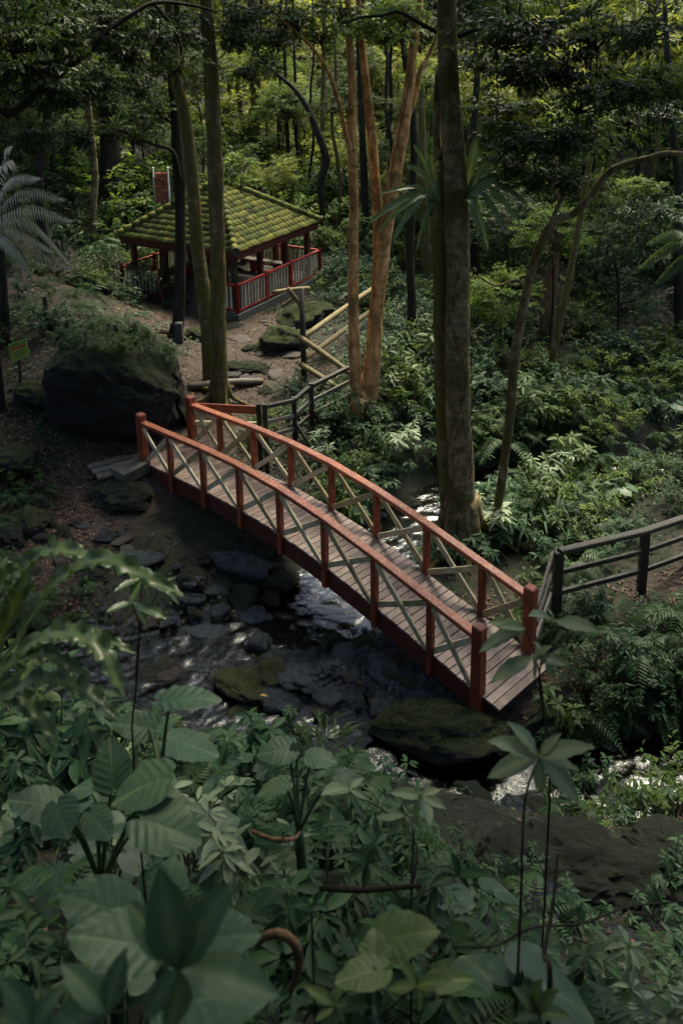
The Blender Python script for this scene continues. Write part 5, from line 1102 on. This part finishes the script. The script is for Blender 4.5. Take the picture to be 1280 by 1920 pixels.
# palm
pb=P(20,560,2.6); palm=tag(empty('palm',(-8.3,20.0,G(-8.3,20.0))),'palm with pale arching feathery fronds at the left picture edge','palm')
ph=PY(-30,425,20.0)
mb=MB(); tube(mb,smooth_path([np.array([-8.3,20.,G(-8.3,20.)-.2]),(np.array([-8.3,20.,G(-8.3,20.)])+ph)/2,ph],10),np.linspace(.1,.07,10),9); child(mb,'trunk',M['bark_dark'],palm,True)
def frond(parent,a,m_,b,ll,mat='leaf_palm',n_=30,name='frond',w_=.05,droop=.5):
    p=smooth_path([a,m_,b],n_); T=nrm(np.gradient(p,axis=0)); S=nrm(np.cross(T,UZ)); lm=LM(); lm.twig(p[:-1],p[1:],.012,.008,1); k=np.arange(3,n_); t=k/(n_-1.); ln=ll*np.sin(np.pi*np.clip(.15+.82*t,0,1))+.05
    for sg in (-1,1):
        dd=S[k]*sg+T[k]*.7+np.array([0,0,-droop])*rng.uniform(.7,1.2,(len(k),1)); lm.leaves(p[k],dd,np.tile(UZ,(len(k),1))+S[k]*sg*.3,ln,w_,np.clip(rng.normal(.86,.1)+rng.normal(0,.05,len(k)),0,1),droop=.3)
    o=link(name,lm.mesh(name,[M[mat],M['stem_green']]),parent); o.matrix_basis=parent_world(parent).inverted(); return o
for (mx_,my_,bx_,by_) in ((20,345,75,332),(40,365,120,372),(50,395,134,412),(50,420,128,490),(40,470,135,500),(10,300,30,275),(20,460,60,510),(0,330,20,300),(30,440,100,470)):
    frond(palm,ph,PY(mx_,my_-12,19.9+rng.normal(0,.3)),PY(bx_,by_,19.7+rng.normal(0,.3)),.40,n_=38,w_=.04,droop=.7)
palm2=tag(empty('tree_fern',tuple(PY(1330,560,19))),'tree fern with drooping fronds at the right picture edge','fern'); c=PY(1320,470,18.5)
for (mx_,my_,bx_,by_) in ((1270,430,1215,455),(1270,450,1200,500),(1290,410,1240,400),(1280,480,1230,530)): frond(palm2,c,PY(mx_,my_,18.5),PY(bx_,by_,18.3),.3,'leaf_dark')
mb=MB(); tube(mb,[np.array([c[0],c[1],G(c[0],c[1])-.2]),c],[.1,.07],8); child(mb,'trunk',M['bark_dark'],palm2,True)
# nest fern on the twin trunk
nf=tag(empty('nest_fern',tuple(PY(845,375,y5-.4))),'nest fern with long strap fronds perched on the twin trunk tree','fern')
def nfrond(tipx,tipy,w_,dy,lift,bx=None):
    bx=bx if bx else (822 if tipx<845 else 872); a=PY(bx,378,y5-.15+dy*.25); b=PY(tipx,tipy,y5-.1+dy); m_=(a+b)/2+UZ*lift; strap(nf,'frond',[a,a*.6+m_*.4+UZ*lift*.3,m_,b],w_,'leaf_nest',nh=(0,-.6,.8),wav=.1,n_=30,serr=.12)
for (tx,ty,w_,dy,lf) in ((690,420,.19,-.8,.25),(705,440,.13,-.4,.3),(735,455,.18,-.9,.35),(760,310,.21,-.3,.15),(775,270,.15,.2,.05),(800,285,.15,.4,.05),(710,365,.12,-.6,.2),(900,230,.20,.1,.1),(945,270,.13,.2,.15),(930,320,.18,-.1,.2),(990,385,.2,-.4,.35),(975,420,.15,-.6,.4),(950,440,.14,-.8,.35),(1000,360,.12,.2,.3),(895,430,.14,-.9,.2),(865,250,.14,.5,.0),(745,400,.14,-.9,.2),(915,470,.13,-.5,.3),(780,470,.12,-.6,.25)): nfrond(tx,ty,w_,dy,lf)
nf2=tag(empty('nest_fern',tuple(PY(215,255,28))),'small nest fern high on the broad dark old tree','fern')
for (tx,ty) in ((215,215),(230,205),(240,225),(205,220),(250,240)): a=PY(216,250,26.5); b=PY(tx,ty,26.3); strap(nf2,'frond',[a,(a+b)/2+UZ*.1,b],.16,'leaf_nest',n_=16)
# foreground nest fern, left
D0=4.6; fn=tag(empty('nest_fern',tuple(PD(-60,1330,D0))),'big glossy nest fern arching over the pool in the lower left','fern')
for pts,w_ in (([(-40,1300,4.9),(20,1160,4.8),(60,1060,4.8),(110,1032,4.7),(185,1052,4.6)],.15),([(-40,1310,4.7),(40,1190,4.6),(110,1090,4.5),(190,1050,4.4),(270,1080,4.3),(345,1118,4.2)],.11),([(-50,1330,4.4),(50,1215,4.3),(130,1190,4.2),(190,1220,4.1),(232,1305,4.0)],.12),([(-50,1330,4.5),(60,1210,4.5),(150,1185,4.4),(255,1225,4.3)],.09),([(-60,1290,4.8),(-10,1180,4.8),(20,1100,4.7),(60,1050,4.7)],.13),([(-60,1350,4.2),(60,1280,4.2),(150,1290,4.1),(215,1345,4.0)],.11),([(-60,1300,4.6),(30,1240,4.5),(90,1230,4.4),(170,1270,4.3)],.10),([(-60,1330,4.3),(10,1290,4.3),(60,1330,4.2),(110,1400,4.1)],.11),([(-60,1240,5.0),(-20,1130,5.0),(10,1080,5.0),(-10,1030,5.0)],.12)):
    strap(fn,'frond',[PD(*q) for q in pts],w_,'leaf_nest',nh=(rng.normal(0,.2),-.2,.95),wav=.2,n_=110,frq=44+rng.uniform(-8,8),serr=.2,fold=.16)
# elephant ears: base px, tip px, depth, width, tone
def ear_plant(label,root_px,rootD,leafs,mat='leaf_ear',name='elephant_ear_plant'):
    rt=PD(*root_px,rootD); t=tag(empty(name,tuple(rt)),label,'plant'); gz_=G(rt[0],rt[1])
    if gz_<rt[2]-.04: mb=MB(); tube(mb,smooth_path([np.array([rt[0],rt[1],gz_-.1]),rt*.5+np.array([rt[0],rt[1],gz_])*.5+np.array([.02,.02,0]),rt],8),np.linspace(.045,.03,8),9,bump=.08); child(mb,'stalk',M['stem_green'],t,True)
    for i,(bx,by,tx,ty,D,wid,tilt) in enumerate(leafs):
        b=PD(bx,by,D); e=PD(tx,ty,D-.04+tilt); L=np.linalg.norm(e-b)*.84; d,s,u=frame_to(b,e,nrm(np.array([rng.normal(0,.22),-.12+rng.normal(0,.14),1.])))
        V,Fq,lv=heart(L,72,14,seed=int(bx+ty),wid=wid); W_=V@np.stack([d,s,u])+b; o=part_mesh(W_,Fq,lv,'leaf',mat,t)
        mb=MB(); m_=(b+rt)/2+np.array([0,.03,.05]); tube(mb,smooth_path([rt,m_,b-u*.004],8),np.linspace(.014,.006,8),7); child(mb,'petiole',M['stem_green'],t,True)
    return t
ear_plant('elephant ear plant with big blue green leaves crowding the lower left bank',(190,1660),4.6,[(298,1462,188,1506,4.3,.95,0),(212,1462,205,1368,4.5,.95,.1),(280,1540,396,1580,4.15,.9,-.05),(285,1498,372,1508,4.4,.75,0),(95,1512,0,1490,4.3,.9,0),(110,1515,128,1580,4.2,1.1,-.1),(175,1530,212,1575,4.2,.8,-.1)])
ear_plant('elephant ear plant with a round upright leaf and long side leaves below the first clump',(300,1790),3.6,[(312,1672,330,1588,3.6,1.15,.15),(226,1710,90,1662,3.5,.8,0),(262,1772,102,1738,3.2,.8,0),(385,1762,502,1740,3.1,.9,0),(345,1880,532,1845,2.6,.85,0)])
ear_plant('light green elephant ear plant with one upright leaf near the bottom edge',(690,1900),2.9,[(703,1815,700,1722,3.0,.95,.15),(705,1820,612,1838,2.9,.8,0),(725,1760,838,1735,3.4,.8,0)],'leaf_ear_light')
ear_plant('elephant ear plant spreading pale leaves at the foot of the near bank',(300,1470),5.3,[(330,1392,430,1412,5.4,.9,0),(290,1370,345,1330,5.6,.8,.1),(280,1365,200,1350,5.6,.8,0),(320,1310,432,1302,5.2,.6,0),(345,1400,400,1370,5.6,.8,.1)])
ear_plant('elephant ear plant with floating grey green leaves above the pebbles',(560,1560),5.8,[(540,1405,470,1412,6.0,.9,0),(555,1400,560,1432,6.0,1,0),(585,1420,640,1425,5.9,.9,0),(530,1470,470,1490,5.6,.9,0),(640,1455,690,1470,5.7,.8,0)])
# whorl plants with single leaves
def blade(L,wf=.36,n_=14,droop=.2,seed=0):
    t=np.linspace(0,1,n_); w_=L*wf*.5*np.interp(t,[0,.08,.3,.5,.75,.92,1],[.05,.3,.88,1,.72,.28,.01]); V=[];lv=[]
    for c in (-1,-.5,0,.5,1): V.append(np.stack([t*L,w_*c,-droop*L*t*t+abs(c)*w_*.28+.018*L*np.sin(t*30)*abs(c)],1)); lv.append(np.full(n_,.97 if c==0 else .5)+(0 if c==0 else .08*np.sin(t*40)))
    V=np.stack(V,1).reshape(-1,3); lv=np.stack(lv,1).ravel(); Fq=[]
    for i in range(n_-1):
        for j in range(4): A=i*5+j; Fq+=[(A,A+1,A+6),(A,A+6,A+5)]
    return V,np.array(Fq),lv
def whorl_plant(label,D,centers,stem,mat='leaf_pale',wf=.38,name='broad_leaf_plant',flip=1):
    rt=PD(stem[-1][0],stem[-1][1],stem[-1][2]); t=tag(empty(name,tuple(rt)),label,'plant')
    for (cx_,cy_,tips) in centers:
        c=PD(cx_,cy_,D)
        for (tx,ty) in tips:
            e=PD(tx,ty,D+rng.uniform(-.12,.06)*D*.3); L=np.linalg.norm(e-c); d,s,u=frame_to(c,e,nrm(np.array([rng.normal(0,.25),-.2,1.]))); V,Fq,lv=blade(L,wf*rng.uniform(.9,1.1),seed=int(tx)); part_mesh(V@np.stack([d,s,u])+c,Fq,lv-rng.uniform(0,.12),'leaf',mat,t)
        mb=MB(); st=[c]+[PD(*q) for q in stem]; gz_=G(rt[0],max(rt[1],.01)); st=st+([np.array([rt[0],rt[1],gz_-.05])] if gz_<rt[2]-.05 else []); tube(mb,smooth_path(st,14),np.linspace(.003,.006,14)*min(D,3.6)/3,6); child(mb,'stem',M['twig'],t,True)
    return t
whorl_plant('plant with a star of eight pale leaves on a dark stem in the lower right',3.6,[(1010,1420,[(910,1447),(1012,1492),(1098,1502),(1082,1432),(1102,1388),(965,1350),(928,1378),(1045,1372)])],[(985,1490,3.7),(978,1600,3.8),(975,1710,3.9)])
whorl_plant('pale leaved sprig rising in front of the near right end post of the bridge',4.6,[(985,1180,[(888,1210),(972,1205),(915,1158),(935,1168)]),(1040,1165,[(1118,1172),(1000,1140),(1030,1138)]),(998,1232,[(922,1267),(1008,1277),(1062,1238),(1030,1208)]),(1022,1240,[(1040,1275),(1010,1200)])],[(1010,1260,4.7),(1018,1340,4.9),(1030,1480,5.1)])
whorl_plant('blurred broad leaved plant close to the lens at the lower left',1.9,[(335,1815,[(240,1690),(412,1665),(262,1915),(330,1960),(525,1850),(300,1660)]),(200,1900,[(120,1800),(230,1790),(60,1930),(170,1960)])],[(330,1900,2.0),(320,2050,2.1)],'leaf_ear',.42)
whorl_plant('blurred leaves in the bottom left corner of the picture',1.8,[(60,1930,[(20,1840),(110,1850),(-30,1900),(150,1930)])],[(60,2000,1.9),(60,2080,2)],'leaf_ear',.45)
whorl_plant('pale yellow green rosette plant at the bottom edge',2.9,[(628,1885,[(575,1845),(590,1910),(640,1830),(690,1880),(650,1920)]),(780,1850,[(760,1800),(725,1850),(840,1830),(890,1825),(800,1900)])],[(660,1960,3.0),(660,2050,3.1)],'leaf_ear_light',.4)
whorl_plant('leafy plant at the bottom edge beneath the shadowed bank',2.9,[(1010,1900,[(970,1850),(1000,1845),(1030,1855),(1065,1900),(960,1910)])],[(1010,1980,3.0)],'leaf_ear',.4)
whorl_plant('pale leafed plant with fingered leaves in the middle of the near bank',5.2,[(790,1495,[(735,1480),(750,1505),(770,1540),(810,1540),(835,1510),(825,1475),(795,1465)]),(760,1530,[(700,1525),(725,1560),(765,1565),(790,1555)]),(655,1480,[(610,1475),(640,1510),(690,1495),(680,1455)])],[(775,1570,5.3),(770,1700,5.2)])
whorl_plant('small plant with drooping leaves below the mossy boulders',4.4,[(690,1620,[(650,1640),(680,1665),(720,1640),(700,1590),(660,1600)]),(860,1640,[(805,1655),(820,1620),(880,1665),(905,1630),(850,1600)])],[(760,1700,4.5),(770,1790,4.4)],'leaf_shrub')
whorl_plant('leafy sprig leaning over the pool above the nest fern',5.2,[(265,1085,[(215,1100),(240,1130),(290,1125),(335,1110),(300,1070)]),(250,1130,[(200,1140),(225,1170),(280,1170),(310,1150)]),(300,1100,[(345,1130),(330,1075)])],[(262,1190,5.3),(255,1300,5.4),(250,1420,5.5)],'leaf_nest',.3)
whorl_plant('yellowish young shoots at the near bank left of the curled root',4.4,[(585,1700,[(560,1690),(600,1670),(620,1700)])],[(585,1740,4.4)],'leaf_shrub')
# roots and sticks
root([PD(472,1558,5.2),PD(505,1572,5.1),PD(530,1575,5.05),PD(552,1572,5.1),PD(562,1560,5.2)],[.010,.013,.013,.010,.006],'bare_root','tan bare root lying across the middle of the near bank')
root([PD(482,1768,3.6),PD(500,1755,3.5),PD(530,1752,3.45),PD(555,1775,3.45),PD(560,1810,3.5),PD(545,1860,3.7)],[.013,.017,.018,.018,.016,.010],'curled_root','thick tan ringed root curling over at the bottom of the bank')
_b=PD(1030,1850,3.6)
root([np.array([_b[0],_b[1],min(_b[2],G(_b[0],_b[1]))-.05]),PD(1030,1850,3.6),PD(1020,1790,3.7),PD(1035,1700,3.8),PD(1045,1600,3.9)],[.013,.012,.010,.008,.005],'dead_stick','dark dead stick standing in the lower right','twig',7)
root([PD(860,1775,4.2),PD(930,1772,4.3),PD(1000,1738,4.4),PD(1090,1732,4.6),PD(1180,1700,4.8),PD(1290,1690,5)],[.005,.007,.006,.004],'dead_stick','long thin dead branch lying low across the lower right bank','twig',7)
root([PD(600,1665,5.0),PD(680,1668,4.9),PD(790,1660,4.9)],[.014,.018,.012],'fallen_branch','dark reddish fallen branch half hidden in the near bank','bark_dark',8)
root([P(705,1262,.3)+UZ*.05,P(740,1280,.3)+UZ*.08,P(790,1300,.3)+UZ*.06],[.07,.075,.06],'driftwood','short black log lying under the bridge near the mossy boulder','bark_dark',9)
# bright fallen leaves
for (px,py,lab) in ((487,1303,'single yellow fallen leaf on the mossy stones'),(262,1592,'orange yellow withered leaf under the elephant ears')):
    p=P(px,py,.5) if py<1400 else PD(px,py,4.3); 
    if py<1400: p=P(px,py,.34)
    V,Fq,lv=blade(.13 if py<1400 else .12,.45); o=link('fallen_leaf',fast_mesh('fallen_leaf',V+p,Fq,lv-.2,M['yellow_leaf'],smooth=True)); tag(o,lab,'leaf')

# ------------------------------------------------------------------ signboard, grey box
sp=P(36,690,2.95); sy=sp[1]
sg=tag(empty('signboard',(sp[0],sy,G(sp[0],sy))),'tilted green notice board with a red heading on the left slope','sign')
TL,TR,BL,BR=[PY(*q,sy) for q in ((16,648),(49,634),(22,679),(57,670))]
ex=(TR-TL+BR-BL)/2; eyv=(TL-BL+TR-BR)/2; ce=(TL+TR+BL+BR)/4; nrmv=nrm(np.cross(ex,eyv)); nrmv=nrmv if nrmv[1]<0 else -nrmv
def panel(x0,x1,y0,y1,off,th,name,mat):
    mb=MB(); c=[ce+ex*(a)+eyv*(b)+nrmv*o for o in (off-th,off) for a,b in ((x0,y0),(x1,y0),(x1,y1),(x0,y1))]; mb.add(c,[(0,1,2,3),(4,5,6,7),(0,1,5,4),(1,2,6,5),(2,3,7,6),(3,0,4,7)]); return child(mb,name,M[mat],sg)
panel(-.5,.5,-.5,.5,0,.02,'board','sign_green'); panel(-.36,.40,-.40,.10,.004,.003,'yellow_panel','sign_yellow')
for k in range(7): panel(-.38+k*.115,-.295+k*.115,.13+.01*(k%2),.29,.006,.003,'heading_mark','sign_red')
for k in range(6): panel(-.4+k*.15,-.33+k*.15,.36,.45,.006,.003,'small_mark','sign_dark')
for r_,yy in enumerate((-.02,-.15,-.30)):
    for k in range(5): panel(-.30+k*.13,-.22+k*.13,yy-.035,yy+.04,.008,.002,'text_mark','sign_dark')
mb=MB(); bar(mb,np.array([ce[0]-.1,ce[1]+.06,G(ce[0],ce[1])-.2]),ce+nrmv*-.04+eyv*.3,.06,.06,up=(1,0,0)); child(mb,'post',M['wood_dark'],sg)
p=P(340,668,1.6); mb=MB(); v,f=bevel_box(.22,.2,.62,.02); mb.add(v+np.array([p[0],p[1]-.1,G(p[0],p[1]-.1)+.3]),f); o=mb.build('utility_box',M['concrete']); tag(o,'small grey post box at the foot of the dark trunk','box')
p=P(90,612,3.1); z=G(p[0],p[1]); mb=MB(); v,f=bevel_box(.11,.11,PY(90,555,p[1])[2]-z+.2,.01); mb.add(v+np.array([p[0],p[1],(PY(90,555,p[1])[2]+z-.2)/2]),f); o=mb.build('short_post',M['wood_dark']); tag(o,'lone short dark post on the leafy slope above the signboard','post')

# ------------------------------------------------------------------ labels: say where each look-alike stands, by what it stands next to
LAND=[(1010,1420,'star leaved plant'),(820,1345,'large mossy boulder at the bridge foot'),(530,1770,'curled root'),(520,1565,'tan bare root'),(908,1240,'near end post of the bridge'),(1003,1150,'far end post of the bridge'),
 (1040,1100,'first post of the right bank fence'),(1200,1050,'second post of the right bank fence'),(855,700,'middle of the twin trunk'),(865,960,'foot of the twin trunk tree'),(935,930,'foot of the crooked tree'),(965,680,'middle of the crooked trunk'),
 (690,720,'fork of the orange tree'),(676,800,'foot of the orange tree'),(740,330,'slanting orange stem'),(440,470,'near corner of the pavilion roof'),(590,470,'right corner of the pavilion'),(240,450,'left corner of the pavilion'),(303,345,'brick pier'),(36,655,'signboard'),
 (70,400,'palm fronds'),(205,700,'great boulder'),(200,870,'plank landing'),(850,380,'nest fern on the twin trunk'),(150,1100,'big glossy nest fern'),(1030,560,'rust brown trunk'),(1010,930,'rounded glossy bush'),(700,1770,'upright light green leaf'),
 (300,1640,'round elephant ear leaf'),(80,1520,'leftmost elephant ear leaves'),(570,670,'zigzag pole fence'),(560,790,'dark rail fence'),(470,260,'thick glade trunk'),(1150,315,'bend of the long limb'),(1075,1640,'broad dark boulder by the side stream'),(790,1495,'fingered pale leafed plant'),
 (480,1290,'bright mossy stone'),(445,1180,'little cascade'),(630,1110,'middle of the bridge'),(430,940,'left part of the bridge'),(1272,560,'stout edge trunk'),(1200,420,'thin leaning thicket trunk'),(480,720,'step log'),(535,650,'flat topped mossy boulder'),(410,600,'straight mossy trunk'),(605,330,'dark leaning trunk behind the pavilion'),(90,590,'lone short post'),(640,560,'left orange stem'),(205,300,'broad old trunk'),(545,300,'straight glade trunk')]
SHORT={'whorl':'whorled leafy shrub','fern':'arching green fern','strap':'clump of strap leaves','bush':'small leaved bush','ear':'heart leaved plant'}
def to_px(p):
    d=np.array(p)-np.array([0,0,CZ]); c,s_=math.cos(PITCH),math.sin(PITCH); fw=d[1]*c-d[2]*s_; up=d[1]*s_+d[2]*c
    X,Y=F_PX*d[0]/fw,-F_PX*up/fw; return 640+X*math.cos(ROLL)-Y*math.sin(ROLL),CY+X*math.sin(ROLL)+Y*math.cos(ROLL)
bykey={}
for o in list(bpy.data.objects):
    if o.parent is None and o.get('group') and o.get('category') in ('shrub','fern','plant','bush','tree','stone','boulder'):
        bykey.setdefault(o['label'],[]).append(o)
NEWL={}
for lab,obs in bykey.items():
    if len(obs)<2: continue
    head=lab.split(' in the ')[0].split(' on the ')[0].split(' behind ')[0].split(' between ')[0].split(' beside ')[0].split(' around ')[0].split(' growing ')[0].split(' lying ')[0].split(' along ')[0].split(' half buried')[0].split(' with ')[0].split(' set in')[0]
    for o in obs:
        p=np.array(o.location)+np.array([0,0,(.3 if o['category'] not in ('tree',) else 3)*max(o.scale)]); px,py=to_px(p)
        i=min(range(len(LAND)),key=lambda k:(LAND[k][0]-px)**2+(LAND[k][1]-py)**2); dx,dy=px-LAND[i][0],py-LAND[i][1]; r_=math.hypot(dx,dy)
        far='close' if r_<30 else ('just' if r_<60 else ('a little' if r_<95 else ('some way' if r_<140 else ('well' if r_<200 else 'far'))))
        a_=math.degrees(math.atan2(-dy,dx))%360; dr=['right of','above and right of','above','above and left of','left of','below and left of','below','below and right of'][int(((a_+22.5)%360)//45)]
        size='' if o['category'] in ('tree',) else ('big ' if max(o.scale)*(1 if o['category'] not in('stone','boulder') else 5)>1.15 else ('small ' if max(o.scale)*(1 if o['category'] not in('stone','boulder') else 5)<.75 else ''))
        NEWL.setdefault(f"{size}{head} {far} {dr} the {LAND[i][2]}",[]).append(o)
for lab,obs in NEWL.items():
    for o in obs:
        w_=lab.split(); o['label']=' '.join(w_[:16])
        if len(obs)>1: o['group']=lab
print('objects',len(bpy.data.objects),'tris',sum(len(m.polygons) for m in bpy.data.meshes),'max words',max(len(l.split()) for l in NEWL),'labels',len(NEWL))
